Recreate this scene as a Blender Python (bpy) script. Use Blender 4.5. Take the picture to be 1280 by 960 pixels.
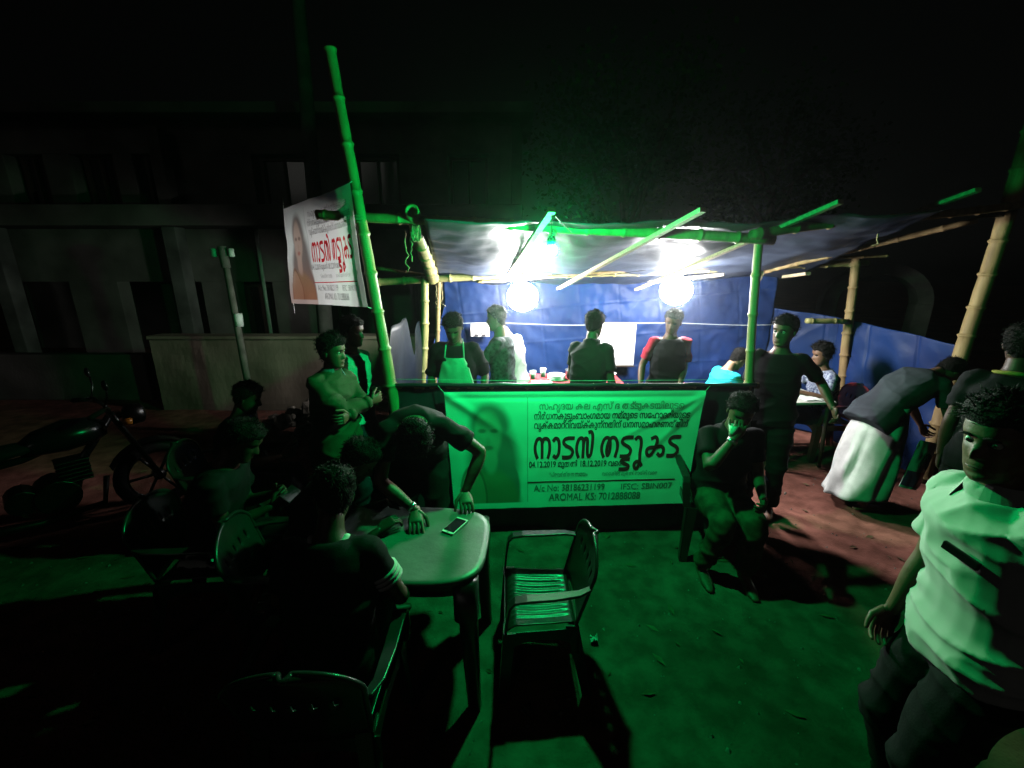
import bpy, bmesh, math, random
import numpy as np
from mathutils import Vector, Matrix, noise
random.seed(7)
R = math.radians
PI = math.pi
for o in list(bpy.data.objects): bpy.data.objects.remove(o)
SC = bpy.context.scene
COL = SC.collection

# ------------------------------------------------------------------ camera
CAM_H, PITCH, FPX = 2.05, 15.0, 530.0
cd = bpy.data.cameras.new('camera'); cam = bpy.data.objects.new('camera', cd); COL.objects.link(cam)
cam.location = (0, 0, CAM_H); cam.rotation_euler = (R(90 - PITCH), 0, 0)
cd.sensor_width = 36; cd.lens = 36 * FPX / 1280; cd.clip_start = 0.05; cd.clip_end = 500
SC.camera = cam
# ------------------------------------------------------------------ world: moonless night sky, very dim
w = bpy.data.worlds.new('World'); SC.world = w; w.use_nodes = True
nt = w.node_tree; bg = nt.nodes['Background']
sky = nt.nodes.new('ShaderNodeTexSky'); sky.sky_type = 'NISHITA'; sky.sun_disc = False
sky.sun_elevation = R(2); sky.sun_rotation = R(200)
hs = nt.nodes.new('ShaderNodeHueSaturation'); hs.inputs['Saturation'].default_value = 0.15
nt.links.new(sky.outputs[0], hs.inputs['Color']); nt.links.new(hs.outputs[0], bg.inputs[0])
bg.inputs[1].default_value = 0.0007
# dim sun lamp added for the faint far glow of the town behind the viewer, low over the ground
sl = bpy.data.lights.new('town_glow', 'SUN'); sl.energy = 0.016; sl.angle = R(12); sl.color = (1.0, 0.96, 0.88)
so_ = bpy.data.objects.new('town_glow', sl); COL.objects.link(so_); so_.rotation_euler = (R(76), 0, R(-22)); so_.location = (-3, -6, 6)
# ------------------------------------------------------------------ lamp radiances and exposure
WHITE_L, GREEN_L, HAZE = 245.0, 2350.0, 0.0042
SC.view_settings.view_transform = 'Standard'; SC.view_settings.look = 'None'
SC.view_settings.exposure = 0; SC.view_settings.gamma = 1; SC.view_settings.use_curve_mapping = False
SC.render.engine = 'CYCLES'; SC.cycles.use_denoising = True
SC.cycles.max_bounces = 6; SC.cycles.diffuse_bounces = 0; SC.cycles.glossy_bounces = 2
SC.cycles.transmission_bounces = 4; SC.cycles.volume_bounces = 0; SC.cycles.sample_clamp_indirect = 4

# ------------------------------------------------------------------ helpers
CT, ST = math.cos(R(PITCH)), math.sin(R(PITCH))
def _ray(px, py):
    r, u = (px - 640) / FPX, (480 - py) / FPX
    return Vector((r, CT + u * ST, -ST + u * CT))
def at(px, py, Y):
    d = _ray(px, py); return Vector((0, 0, CAM_H)) + d * (Y / d.y)
def atz(px, py, Z):
    d = _ray(px, py); return Vector((0, 0, CAM_H)) + d * ((Z - CAM_H) / d.z)
def V(*a): return Vector(a)
def lerp(a, b, t): return a + (b - a) * t
def sstep(a, b, x):
    t = min(1, max(0, (x - a) / (b - a))); return t * t * (3 - 2 * t)
def nz(x, y, z=0.0): return noise.noise(Vector((x, y, z)))

def tag(o, label=None, cat=None, group=None, kind=None):
    if label: o['label'] = label
    if cat: o['category'] = cat
    if group: o['group'] = group
    if kind: o['kind'] = kind
    return o
def empty(name, loc=(0, 0, 0), rz=0.0, label=None, cat=None, group=None):
    o = bpy.data.objects.new(name, None); COL.objects.link(o); o.location = loc; o.rotation_euler = (0, 0, rz)
    o.empty_display_size = 0.1
    return tag(o, label, cat, group)
def copy_tree(o, parent=None):
    c = o.copy(); COL.objects.link(c); c.parent = parent
    for ch in list(o.children): copy_tree(ch, c)
    return c

class MB:
    """collects shapes for ONE mesh"""
    def __init__(s): s.v = []; s.f = []
    def add(s, vs, fs):
        n = len(s.v); s.v += [tuple(p) for p in vs]; s.f += [tuple(i + n for i in q) for q in fs]; return s
    def box(s, c, size, M=None):
        x, y, z = [k / 2 for k in size]; c = Vector(c)
        vs = [Vector((a * x, b * y, d * z)) for a in (-1, 1) for b in (-1, 1) for d in (-1, 1)]
        if M is not None: vs = [M @ p for p in vs]
        return s.add([p + c for p in vs], [(0,1,3,2),(4,6,7,5),(0,4,5,1),(2,3,7,6),(0,2,6,4),(1,5,7,3)])
    def bar(s, a, b, wd, th, up=(0, 0, 1)):
        a, b = Vector(a), Vector(b); d = (b - a).normalized(); sd = d.cross(Vector(up)).normalized(); u = sd.cross(d)
        vs = [p + sd * (i * wd / 2) + u * (j * th / 2) for p in (a, b) for i, j in ((-1,-1),(1,-1),(1,1),(-1,1))]
        return s.add(vs, [(0,3,2,1),(4,5,6,7),(0,1,5,4),(1,2,6,5),(2,3,7,6),(3,0,4,7)])
    def loft(s, rings, cap0=True, cap1=True):
        n = len(rings[0]); vs = [p for r in rings for p in r]; fs = []
        for i in range(len(rings) - 1):
            for j in range(n):
                a, b = i * n + j, i * n + (j + 1) % n
                fs.append((a, b, b + n, a + n))
        if cap0: fs.append(tuple(reversed(range(n))))
        if cap1: fs.append(tuple(range((len(rings) - 1) * n, len(rings) * n)))
        return s.add(vs, fs)
    def tube(s, pts, rad, n=8, cap=True, round_ends=False, flat=1.0):
        pts = [Vector(p) for p in pts]
        if not hasattr(rad, '__len__'): rad = [rad] * len(pts)
        rings = []; prev = None
        for i, p in enumerate(pts):
            t = (pts[min(i + 1, len(pts) - 1)] - pts[max(i - 1, 0)]).normalized()
            if prev is None:
                sd = t.cross(Vector((0, 0, 1)))
                if sd.length < 0.05: sd = t.cross(Vector((0, 1, 0)))
            else: sd = prev - t * prev.dot(t)
            sd.normalize(); prev = sd; u = sd.cross(t)
            ring = lambda c, r: [c + (sd * math.cos(k * 2 * PI / n) + u * flat * math.sin(k * 2 * PI / n)) * r for k in range(n)]
            if round_ends and i == 0:
                for q in (85, 60, 30): rings.append(ring(p - t * rad[0] * math.sin(R(q)), rad[0] * math.cos(R(q))))
            rings.append(ring(p, rad[i]))
            if round_ends and i == len(pts) - 1:
                for q in (30, 60, 85): rings.append(ring(p + t * rad[-1] * math.sin(R(q)), rad[-1] * math.cos(R(q))))
        return s.loft(rings, cap, cap)
    def grid(s, fn, nu, nv):
        vs = [fn(i / nu, j / nv) for j in range(nv + 1) for i in range(nu + 1)]
        fs = [(j*(nu+1)+i, j*(nu+1)+i+1, (j+1)*(nu+1)+i+1, (j+1)*(nu+1)+i) for j in range(nv) for i in range(nu)]
        return s.add(vs, fs)
    def ball(s, c, r, nu=12, nv=8):
        c = Vector(c); r = Vector(r) if hasattr(r, '__len__') else Vector((r, r, r))
        return s.loft([[c + Vector((r.x*math.sin(a)*math.cos(2*PI*k/nu), r.y*math.sin(a)*math.sin(2*PI*k/nu), -r.z*math.cos(a))) for k in range(nu)]
                       for a in [PI * (j + 0.12) / (nv + 0.24) for j in range(nv + 1)]])
    def lathe(s, c, prof, n=16):
        c = Vector(c)
        return s.loft([[c + Vector((r*math.cos(2*PI*k/n), r*math.sin(2*PI*k/n), z)) for k in range(n)] for r, z in prof])
    def mesh(s, name, smooth=True):
        me = bpy.data.meshes.new(name); me.from_pydata(s.v, [], s.f); me.update()
        if smooth: me.shade_smooth()
        return me
    def build(s, name, mat, parent=None, smooth=False, bevel=0, solid=0):
        me = s.mesh(name, smooth); o = bpy.data.objects.new(name, me); COL.objects.link(o)
        if mat: me.materials.append(mat)
        if parent: o.parent = parent
        if solid:
            m = o.modifiers.new('solid', 'SOLIDIFY'); m.thickness = solid; m.offset = 0
        if bevel:
            m = o.modifiers.new('bevel', 'BEVEL'); m.width = bevel; m.segments = 2; m.limit_method = 'ANGLE'; m.angle_limit = R(35)
        return o

# ------------------------------------------------------------------ materials (procedural)
MATS = {}
def mat(name, col, rough=0.7, spec=0.3, var=0.15, scale=8.0, bump=0.0, bscale=60.0, metal=0.0, col2=None, trans=0.0, coords='Object', stretch=None, detail=5):
    if name in MATS: return MATS[name]
    m = bpy.data.materials.new(name); m.use_nodes = True; MATS[name] = m
    t = m.node_tree; N = t.nodes; L = t.links; p = N['Principled BSDF']
    p.inputs['Roughness'].default_value = rough; p.inputs['Specular IOR Level'].default_value = spec; p.inputs['Metallic'].default_value = metal
    tc = N.new('ShaderNodeTexCoord'); src = tc.outputs[coords]
    if stretch:
        mp = N.new('ShaderNodeMapping'); mp.inputs['Scale'].default_value = stretch; L.new(src, mp.inputs[0]); src = mp.outputs[0]
    n = N.new('ShaderNodeTexNoise'); n.inputs['Scale'].default_value = scale; n.inputs['Detail'].default_value = detail; L.new(src, n.inputs['Vector'])
    r = N.new('ShaderNodeValToRGB'); L.new(n.outputs['Fac'], r.inputs[0])
    c2 = col2 or tuple(k * (1 - var * 1.6) for k in col); c1 = col if col2 else tuple(min(1, k * (1 + var)) for k in col)
    r.color_ramp.elements[0].position = 0.32; r.color_ramp.elements[1].position = 0.68
    r.color_ramp.elements[0].color = (*c2, 1); r.color_ramp.elements[1].color = (*c1, 1)
    L.new(r.outputs[0], p.inputs['Base Color'])
    if bump:
        b = N.new('ShaderNodeTexNoise'); b.inputs['Scale'].default_value = bscale; b.inputs['Detail'].default_value = 4; L.new(src, b.inputs['Vector'])
        bn = N.new('ShaderNodeBump'); bn.inputs['Strength'].default_value = bump; bn.inputs['Distance'].default_value = 0.01
        L.new(b.outputs['Fac'], bn.inputs['Height']); L.new(bn.outputs[0], p.inputs['Normal'])
    if trans:
        td = N.new('ShaderNodeBsdfTranslucent'); L.new(r.outputs[0], td.inputs[0]); mx = N.new('ShaderNodeMixShader'); mx.inputs[0].default_value = trans
        L.new(p.outputs[0], mx.inputs[1]); L.new(td.outputs[0], mx.inputs[2]); L.new(mx.outputs[0], N['Material Output'].inputs[0])
    return m
def emit(name, col, strength):
    m = bpy.data.materials.new(name); m.use_nodes = True; N = m.node_tree.nodes; p = N['Principled BSDF']
    p.inputs['Base Color'].default_value = (0.8, 0.8, 0.8, 1)
    p.inputs['Emission Color'].default_value = (*col, 1); p.inputs['Emission Strength'].default_value = strength
    return m
def vcol_mat(name, rough=0.45, trans=0.15):
    m = bpy.data.materials.new(name); m.use_nodes = True; t = m.node_tree; N = t.nodes; L = t.links; p = N['Principled BSDF']
    a = N.new('ShaderNodeVertexColor'); a.layer_name = 'print'; L.new(a.outputs[0], p.inputs['Base Color'])
    p.inputs['Roughness'].default_value = rough; p.inputs['Specular IOR Level'].default_value = 0.25
    td = N.new('ShaderNodeBsdfTranslucent'); L.new(a.outputs[0], td.inputs[0]); mx = N.new('ShaderNodeMixShader'); mx.inputs[0].default_value = trans
    L.new(p.outputs[0], mx.inputs[1]); L.new(td.outputs[0], mx.inputs[2]); L.new(mx.outputs[0], N['Material Output'].inputs[0])
    return m

M_BAMBOO = mat('bamboo', (0.42, 0.36, 0.15), 0.45, 0.4, 0.25, 3.0, 0.25, 40, col2=(0.24, 0.22, 0.09), stretch=(6, 6, 1))
M_BAMBOO2 = mat('bamboo_dry', (0.40, 0.28, 0.13), 0.6, 0.3, 0.25, 3.0, 0.3, 40, col2=(0.2, 0.13, 0.06), stretch=(6, 6, 1))
M_LATH = mat('sawn_timber', (0.50, 0.40, 0.27), 0.75, 0.2, 0.2, 14, 0.3, 60, stretch=(1, 4, 4))
M_TARP = mat('blue_tarpaulin', (0.012, 0.038, 0.150), 0.5, 0.18, 0.22, 1.6, 0.45, 9, col2=(0.007, 0.021, 0.085), trans=0.05)
M_ROOFTARP = mat('grey_blue_tarpaulin', (0.050, 0.062, 0.092), 0.5, 0.3, 0.2, 2.2, 0.5, 10, col2=(0.028, 0.036, 0.06), trans=0.04)
M_DARKTARP = mat('dark_tarpaulin', (0.012, 0.026, 0.04), 0.4, 0.45, 0.2, 3, 0.5, 12)
M_ROPE = mat('coir_rope', (0.35, 0.28, 0.16), 0.9, 0.1, 0.3, 40, 0.6, 200)
M_CORD = mat('white_cord', (0.7, 0.7, 0.66), 0.7, 0.2, 0.1)
M_WIRE = mat('black_wire', (0.02, 0.02, 0.02), 0.5, 0.4, 0.1)
M_WHITEPL = mat('white_plastic', (0.75, 0.75, 0.73), 0.4, 0.4, 0.05)
M_PAPER = mat('white_paper', (0.82, 0.82, 0.80), 0.8, 0.2, 0.04)
M_CONC = mat('stained_plaster', (0.21, 0.20, 0.18), 0.9, 0.15, 0.3, 1.3, 0.5, 25, col2=(0.09, 0.085, 0.075), detail=9)
M_POLE = mat('grey_weathered_concrete', (0.11, 0.105, 0.095), 0.9, 0.15, 0.3, 3, 0.5, 25)
M_WALL = mat('weathered_wall_plaster', (0.30, 0.25, 0.19), 0.9, 0.15, 0.3, 1.1, 0.5, 18, col2=(0.12, 0.095, 0.07), stretch=(1, 1, 0.45), detail=10)
M_DARKGLASS = mat('dark_window_glass', (0.01, 0.012, 0.013), 0.12, 0.5, 0.1)
M_DARKWOOD = mat('dark_painted_wood', (0.05, 0.035, 0.025), 0.6, 0.3, 0.2)
M_CHAIR = mat('dark_green_plastic', (0.014, 0.024, 0.022), 0.28, 0.5, 0.15, 12, 0.08, 90)
M_CHAIRRED = mat('red_plastic', (0.30, 0.035, 0.04), 0.35, 0.5, 0.15, 12, 0.08, 90)
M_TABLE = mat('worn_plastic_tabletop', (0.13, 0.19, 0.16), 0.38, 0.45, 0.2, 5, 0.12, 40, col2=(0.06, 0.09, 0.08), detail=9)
M_STEEL = mat('steel', (0.6, 0.6, 0.6), 0.3, 0.5, 0.1, metal=1.0)
M_DSTEEL = mat('dull_dark_steel', (0.05, 0.05, 0.05), 0.35, 0.5, 0.2, metal=1.0)
M_RUBBER = mat('rubber', (0.007, 0.007, 0.007), 0.85, 0.15, 0.1)
M_BLACKPAINT = mat('black_paint', (0.006, 0.006, 0.007), 0.25, 0.35, 0.1)
M_STONE = mat('rubble_stone', (0.22, 0.19, 0.16), 0.9, 0.15, 0.3, 9, 0.8, 40)
M_LEAF = mat('leaf', (0.055, 0.09, 0.03), 0.6, 0.3, 0.4, 4, trans=0.25)
M_BARK = mat('bark', (0.10, 0.075, 0.05), 0.9, 0.1, 0.3, 10, 0.8, 30)
def dirt():
    m = bpy.data.materials.new('laterite_dirt'); m.use_nodes = True; t = m.node_tree; N = t.nodes; L = t.links; p = N['Principled BSDF']
    tc = N.new('ShaderNodeTexCoord'); P = tc.outputs['Object']
    def no(s, d, di=0.0):
        n = N.new('ShaderNodeTexNoise'); n.inputs['Scale'].default_value = s; n.inputs['Detail'].default_value = d; n.inputs['Distortion'].default_value = di; L.new(P, n.inputs['Vector']); return n
    a, b, c = no(0.9, 8, 0.4), no(7, 9), no(70, 5)
    r = N.new('ShaderNodeValToRGB'); L.new(a.outputs['Fac'], r.inputs[0]); e = r.color_ramp.elements
    e[0].position = 0.33; e[0].color = (0.19, 0.075, 0.056, 1); e[1].position = 0.66; e[1].color = (0.40, 0.165, 0.125, 1)
    r2 = N.new('ShaderNodeValToRGB'); L.new(b.outputs['Fac'], r2.inputs[0]); e = r2.color_ramp.elements
    e[0].position = 0.38; e[0].color = (0.45, 0.43, 0.40, 1); e[1].position = 0.62; e[1].color = (1, 1, 1, 1)
    mx = N.new('ShaderNodeMixRGB'); mx.blend_type = 'MULTIPLY'; mx.inputs[0].default_value = 0.75
    L.new(r.outputs[0], mx.inputs[1]); L.new(r2.outputs[0], mx.inputs[2]); L.new(mx.outputs[0], p.inputs['Base Color'])
    ad = N.new('ShaderNodeMath'); ad.operation = 'MULTIPLY_ADD'; ad.inputs[1].default_value = 0.35; L.new(c.outputs['Fac'], ad.inputs[0]); L.new(b.outputs['Fac'], ad.inputs[2])
    bn = N.new('ShaderNodeBump'); bn.inputs['Strength'].default_value = 0.7; bn.inputs['Distance'].default_value = 0.02
    L.new(ad.outputs[0], bn.inputs['Height']); L.new(bn.outputs[0], p.inputs['Normal'])
    p.inputs['Roughness'].default_value = 0.92; p.inputs['Specular IOR Level'].default_value = 0.15
    return m
M_DIRT = dirt()

# ================================================================== SETTING
def ground_z(x, y):
    return 0.02 * nz(x * 1.7, y * 1.7) + 0.010 * nz(x * 6, y * 6, 3) + 0.007 * nz(x * 15, y * 15, 5)
def axis(lo, hi, fine0, fine1, step):
    a = list(np.arange(fine0, fine1, step)); k = fine0; s = step; left = []
    while k > lo: s *= 1.5; k -= s; left.append(max(k, lo))
    k = fine1; s = step; right = [fine1]
    while k < hi: s *= 1.5; k += s; right.append(min(k, hi))
    return left[::-1] + a + right
gx, gy = axis(-70, 70, -5, 5.5, 0.055), axis(-40, 90, 0.3, 7, 0.055)
g = MB(); g.v = [(x, y, ground_z(x, y)) for y in gy for x in gx]
n_ = len(gx); g.f = [(j*n_+i, j*n_+i+1, (j+1)*n_+i+1, (j+1)*n_+i) for j in range(len(gy)-1) for i in range(n_-1)]
tag(g.build('ground', M_DIRT, smooth=True), 'bare reddish brown laterite dirt ground around the food stall', kind='structure')
# small stones and clods nobody could count
st = MB()
for k in range(2600):
    x, y = random.uniform(-4, 5), random.uniform(0.7, 6.5); r = random.choice([0.004, 0.005, 0.007, 0.011]) * random.uniform(0.6, 1.3)
    z = ground_z(x, y); q = [random.uniform(0.7, 1.3) for _ in range(6)]
    vs = [(x-r*q[0],y,z),(x+r*q[1],y,z),(x,y-r*q[2],z),(x,y+r*q[3],z),(x+r*.2,y+r*.1,z+r*q[4]),(x,y,z-r)]
    st.add(vs, [(0,2,4),(2,1,4),(1,3,4),(3,0,4),(2,0,5),(1,2,5),(3,1,5),(0,3,5)])
tag(st.build('pebbles', M_STONE, smooth=False), 'small pebbles and clods strewn over the dirt', kind='stuff')

lf = MB()
for k in range(420):
    x, y = random.uniform(-4, 4.6), random.uniform(0.8, 6); a = random.uniform(0, 2*PI); l = random.uniform(.015, .05); z = ground_z(x, y) + .006; d = V(math.cos(a), math.sin(a), 0)*l; q = V(-d.y, d.x, 0)*.35; c = V(x, y, z)
    lf.add([c - d, c + q + V(0, 0, .008*random.random()), c + d, c - q + V(0, 0, .01*random.random())], [(0, 1, 2, 3)])
tag(lf.build('dry_leaves', mat('dry_leaf', (.16, .11, .06), .8, .2, .4, 3)), 'dry leaves and scraps scattered on the trodden dirt', kind='stuff')
# ---- two storey building behind (front plane about 9 m away)
BY = 9.0
bld = empty('concrete_building', (0, BY, 0), 0, 'dim two storey concrete building with open bays behind the left wall', 'building')
def bpt(px, py): p = at(px, py, BY); return p.x, p.z
def bbox(name, px0, px1, py0, py1, th=0.3, dy=0.0, m=M_CONC):
    x0, _ = bpt(px0, (py0+py1)/2); x1, _ = bpt(px1, (py0+py1)/2); _, z0 = bpt(0, py1); _, z1 = bpt(0, py0)
    return MB().box(((x0+x1)/2, dy+th/2, (z0+z1)/2), (x1-x0, th, z1-z0)).build(name, m, bld, bevel=0.015)
xL, xR = bpt(-160, 300)[0], bpt(652, 300)[0]
zs0, zs1 = bpt(0, 286)[1], bpt(0, 261)[1]; zt = bpt(0, 168)[1]; zw0 = bpt(0, 258)[1]; zw1 = bpt(0, 192)[1]; zl = bpt(0, 352)[1]
MB().box(((xL+xR)/2, -0.1, (zs0+zs1)/2), (xR-xL, 1.1, zs1-zs0)).build('floor_slab', M_CONC, bld, bevel=0.02)
MB().box(((xL+xR)/2, 0.45, zt+0.3), (xR-xL+0.4, 1.9, 0.18)).build('roof_slab', M_CONC, bld, bevel=0.02)
MB().box(((xL+xR)/2, 0.15, (zw1+zt+0.2)/2), (xR-xL, 0.3, zt+0.2-zw1)).build('upper_beam', M_CONC, bld)
MB().box(((xL+xR)/2, 0.15, (zl+zs0)/2-0.002), (xR-xL, 0.24, zs0-zl)).build('lower_lintel', M_CONC, bld)
MB().box(((xL+xR)/2, 2.6, 2.4), (xR-xL, 0.2, 4.8)).build('rear_wall', M_CONC, bld)
for a, b in ((-110,-60),(-20,12),(60,92),(147,170),(220,318),(385,440),(500,560),(610,652)):      # upper piers between openings
    bbox('wall_panel', a, b, 192, 261, 0.3)
for px in (215, 632): 
    x, _ = bpt(px, 220); MB().box((x, -0.2, (zs1+zt)/2), (0.24, 0.24, zt-zs1+0.1)).build('pillar', M_CONC, bld, bevel=0.015)
for a, b in ((95,155),(258,300),(345,400),(440,520),(560,640)):
    x0, x1 = bpt(a, 390)[0], bpt(b, 390)[0]; MB().box(((x0+x1)/2, 0.15, zl/2), (x1-x0, 0.3, zl)).build('wall_panel', M_CONC, bld, bevel=0.01)
for px in (42, 250):
    x = bpt(px, 390)[0]; MB().box((x, -0.3, zs0/2), (0.27, 0.27, zs0)).build('pillar', mat('whitewash', (0.15, 0.15, 0.14), 0.9, 0.1, 0.3, 2), bld, bevel=0.015)
for (a, b, c, d) in ((12,60,192,258),(92,147,192,258),(170,220,192,258),(318,385,194,258),(440,500,194,258),(560,610,194,258),(300,345,356,425),(400,440,356,425)):
    x0, z1 = bpt(a, c); x1, z0 = bpt(b, d); cx = (x0+x1)/2; wn = empty('window', (cx, 0.2, (z0+z1)/2)); wn.parent = bld; ww, hh = x1-x0, z1-z0
    fr = MB()
    for s_ in (-1, 1): fr.box((s_*(ww/2-0.03), 0, 0), (0.055, 0.07, hh)); fr.box((0, 0, s_*(hh/2-0.03)), (ww-0.112, 0.07, 0.055))
    fr.box((0, 0.002, 0), (0.04, 0.06, hh-0.112)); fr.build('frame', M_DARKWOOD, wn)
    for s_ in (-1, 1): MB().box((s_*ww/4, 0.03, 0), (ww/2-0.06, 0.008, hh-0.11), Matrix.Rotation(R(random.uniform(-4, 4)), 3, 'Z')).build('pane', M_DARKGLASS, wn)
p0, p1 = bpt(334, 356), bpt(336, 425)
MB().tube([(p0[0], -0.12, zs0), (p0[0], -0.12, 0.2)], 0.035, 8).build('drain_pipe', M_WHITEPL, bld, True)

# ---- compound wall
wy = 6.1
wa, wb = at(186, 425, wy), at(548, 425, wy)
wl = MB()
def wallfn(u, v):
    x = lerp(wa.x, 0.2, u); return Vector((x, -0.02 * nz(x * 3, v * 4, 1), v * (wa.z + 0.02 * nz(x * 2, 0, 9))))
wl.grid(wallfn, 60, 10); wl.box(((wa.x + 0.2) / 2, 0.14, wa.z / 2 - 0.03), (0.2 - wa.x - 0.01, 0.2, wa.z - 0.06))
cwall = empty('compound_wall', (0, wy, 0), 0, 'low weathered plaster compound wall at the left behind the stall', 'wall')
wl.build('wall_face', M_WALL, cwall, smooth=False)
MB().box(((wa.x + 0.2) / 2, 0.11, wa.z + 0.035), (0.22 - wa.x, 0.3, 0.05)).build('coping', M_WALL, cwall, bevel=0.012)
wl2 = MB(); wl2.box((wa.x - 3.2, 0.12, 0.38), (5.2, 0.2, 0.76))
tag(wl2.build('compound_wall', M_CONC, None, bevel=0.02), 'lower darker stretch of wall at far left beside the motorcycle', 'wall').location = (0, wy + 0.5, 0)

# ---- rubble heap at the foot of the wall
rub = empty('rubble_heap', (at(385, 490, 5.4).x, 5.4, 0), 0, 'heap of broken stones at the foot of the plaster wall', 'rubble')
for k in range(26):
    a, d = random.uniform(0, 2*PI), random.uniform(0, 0.55) ; r = random.uniform(0.05, 0.13)
    s_ = MB(); s_.ball((0, 0, 0), (r, r*random.uniform(.7,1), r*random.uniform(.5,.9)), 7, 4)
    s_.v = [tuple(Vector(q) * (1 + 0.35 * nz(q[0]*14 + k, q[1]*14, q[2]*14))) for q in s_.v]
    o = s_.build('stone', M_STONE, rub); o.location = (d*1.2*math.cos(a), d*math.sin(a)*0.6, max(0.03, (0.55-d)*0.55*random.random() + r*0.4)); o.rotation_euler = (random.random()*3, random.random()*3, 0)

# ---- utility pole, leaning post, arch, trees
def leanpost(a, b, r0, r1, n=10): return MB().tube([a, lerp(a, b, .5), b], [r0, (r0+r1)/2, r1], n)
a, b = at(392, 232, 7.2), at(371, -20, 7.2); base = a + (a - b) * (a.z / (b.z - a.z))
up = empty('utility_pole', (base.x, base.y, 0), 0, 'tall grey concrete utility pole rising behind the small side banner', 'pole')
leanpost(base - up.location, lerp(a, b, 1.6) - up.location, 0.13, 0.09).build('shaft', M_POLE, up, True)
a, b = at(316, 512, 5.2), at(280, 318, 5.2); base = a + (a - b) * (a.z / (b.z - a.z))
lp = empty('leaning_post', (base.x, base.y, 0), 0, 'thin leaning dark post with pale sleeve in front of the plaster wall', 'post')
leanpost(base - lp.location, b - lp.location, 0.045, 0.035).build('shaft', mat('weathered_grey_wood', (0.16, 0.15, 0.13), 0.9, 0.1, 0.3, 6), lp, True)
q0, q1 = at(299, 408, 5.19) - lp.location, at(297, 392, 5.19) - lp.location
MB().tube([q0, q1], 0.05, 10).build('sleeve', M_WHITEPL, lp, True)
q0, q1 = at(283, 335, 5.19) - lp.location, at(277, 308, 5.19) - lp.location
MB().tube([q0, q1], 0.05, 10).build('cap', M_CONC, lp, True)
for dx in (-0.1, 0.1): MB().lathe(q1 + V(dx, 0, -0.12), [(0.015, 0), (0.035, 0.01), (0.03, 0.05), (0.035, 0.09), (0.01, 0.1)], 10).build('insulator', M_WHITEPL, lp, True)
ac = at(1092, 372, 8.2); arch = empty('archway', (ac.x, 8.2, 0), R(-18), 'pale arched gateway in the dark behind the right side of the stall', 'archway')
rr = []
for k in range(17):
    t = PI * k / 16; rr.append([V(-r_*math.cos(t), y_, ac.z - 0.1 + r_*math.sin(t)*0.85) for r_, y_ in ((0.62,-.15),(0.86,-.15),(0.86,.15),(0.62,.15))])
MB().loft(rr).build('arch_band', M_POLE, arch)
for s_ in (-1, 1): MB().box((s_*0.74, 0, (ac.z-0.1)/2), (0.26, 0.28, ac.z-0.1)).build('pillar', M_POLE, arch, bevel=0.01)

def tree(x, y, h, rad, label, seed, nleaf=5200):
    rnd = random.Random(seed); t = empty('tree', (x, y, 0), 0, label, 'tree', 'trees behind the stall')
    tr = MB(); pts = [V(0.1*nz(k*.7, seed), 0.1*nz(k*.7, seed+5), h*0.62*k/6 - 0.05) for k in range(7)]; tr.tube(pts, [0.2, .17, .15, .13, .12, .1, .07], 9)
    tips = []
    for k in range(11):
        a = rnd.uniform(0, 2*PI); s0 = pts[rnd.randint(3, 6)]; e = V(math.cos(a)*rad*rnd.uniform(.4,.85), math.sin(a)*rad*rnd.uniform(.4,.85), h*rnd.uniform(.55,.95))
        tr.tube([s0, lerp(s0, e, .5) + V(0, 0, .2), e], [.06, .04, .015], 6); tips.append(e); tips.append(lerp(s0, e, .65))
    tr.build('trunk', M_BARK, t, True)
    cr = MB()
    for k in range(nleaf):
        c = rnd.choice(tips) + V(rnd.gauss(0, .42), rnd.gauss(0, .42), rnd.gauss(0, .32)); l = rnd.uniform(.07, .16)
        d = V(rnd.gauss(0,1), rnd.gauss(0,1), rnd.gauss(-.3,.8)).normalized(); sd = d.cross(V(rnd.gauss(0,1), rnd.gauss(0,1), 1)).normalized() * l * .35
        cr.add([c, c + d*l*.5 + sd, c + d*l, c + d*l*.5 - sd], [(0, 1, 2, 3)])
    cr.build('crown', M_LEAF, t)
tree(2.6, 10.5, 6.6, 2.0, 'dark leafy tree in the night straight behind the stall', 1)
tree(6.8, 12.0, 6.2, 2.0, 'dark leafy tree standing further right behind the archway', 2)

# ================================================================== STALL
def bamboo(name, a, b, r0, r1, parent, m=M_BAMBOO, bend=0.012, seed=0, n=12):
    a, b = Vector(a), Vector(b); L = (b - a).length; d = (b - a).normalized()
    sd = d.cross(V(0.3, 0.2, 1)).normalized(); u = sd.cross(d); rings = []
    node = 0.27 + 0.05 * nz(seed, 2.2); k = 0.06; marks = []
    while k < L: marks.append(k); k += node * (1 + 0.15 * nz(seed, k * 3))
    ts = set(np.linspace(0, L, max(6, int(L / 0.12))))
    for q in marks: ts |= {q - 0.022, q - 0.007, q, q + 0.007, q + 0.022}
    for t in sorted(x for x in ts if 0 <= x <= L):
        f = t / L; dn = min([abs(t - q) for q in marks] + [1]); r = lerp(r0, r1, f) * (1 + 0.22 * max(0, 1 - dn / 0.016) + 0.05 * nz(t * 2.1, seed, 3) - 0.06 * max(0, 1 - abs(dn - .026) / 0.012))
        c = a + d * t + sd * bend * L * nz(f * 2.3, seed) + u * bend * L * nz(f * 2.3, seed + 7)
        rings.append([c + (sd * math.cos(2*PI*j/n) + u * math.sin(2*PI*j/n)) * r for j in range(n)])
    c = sum(rings[-1], Vector()) / n
    rings.append([c + (p - c) * 0.72 for p in rings[-1]]); rings.append([p - d * 0.05 for p in rings[-1]])
    return MB().loft(rings).build(name, m, parent, True)
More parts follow.
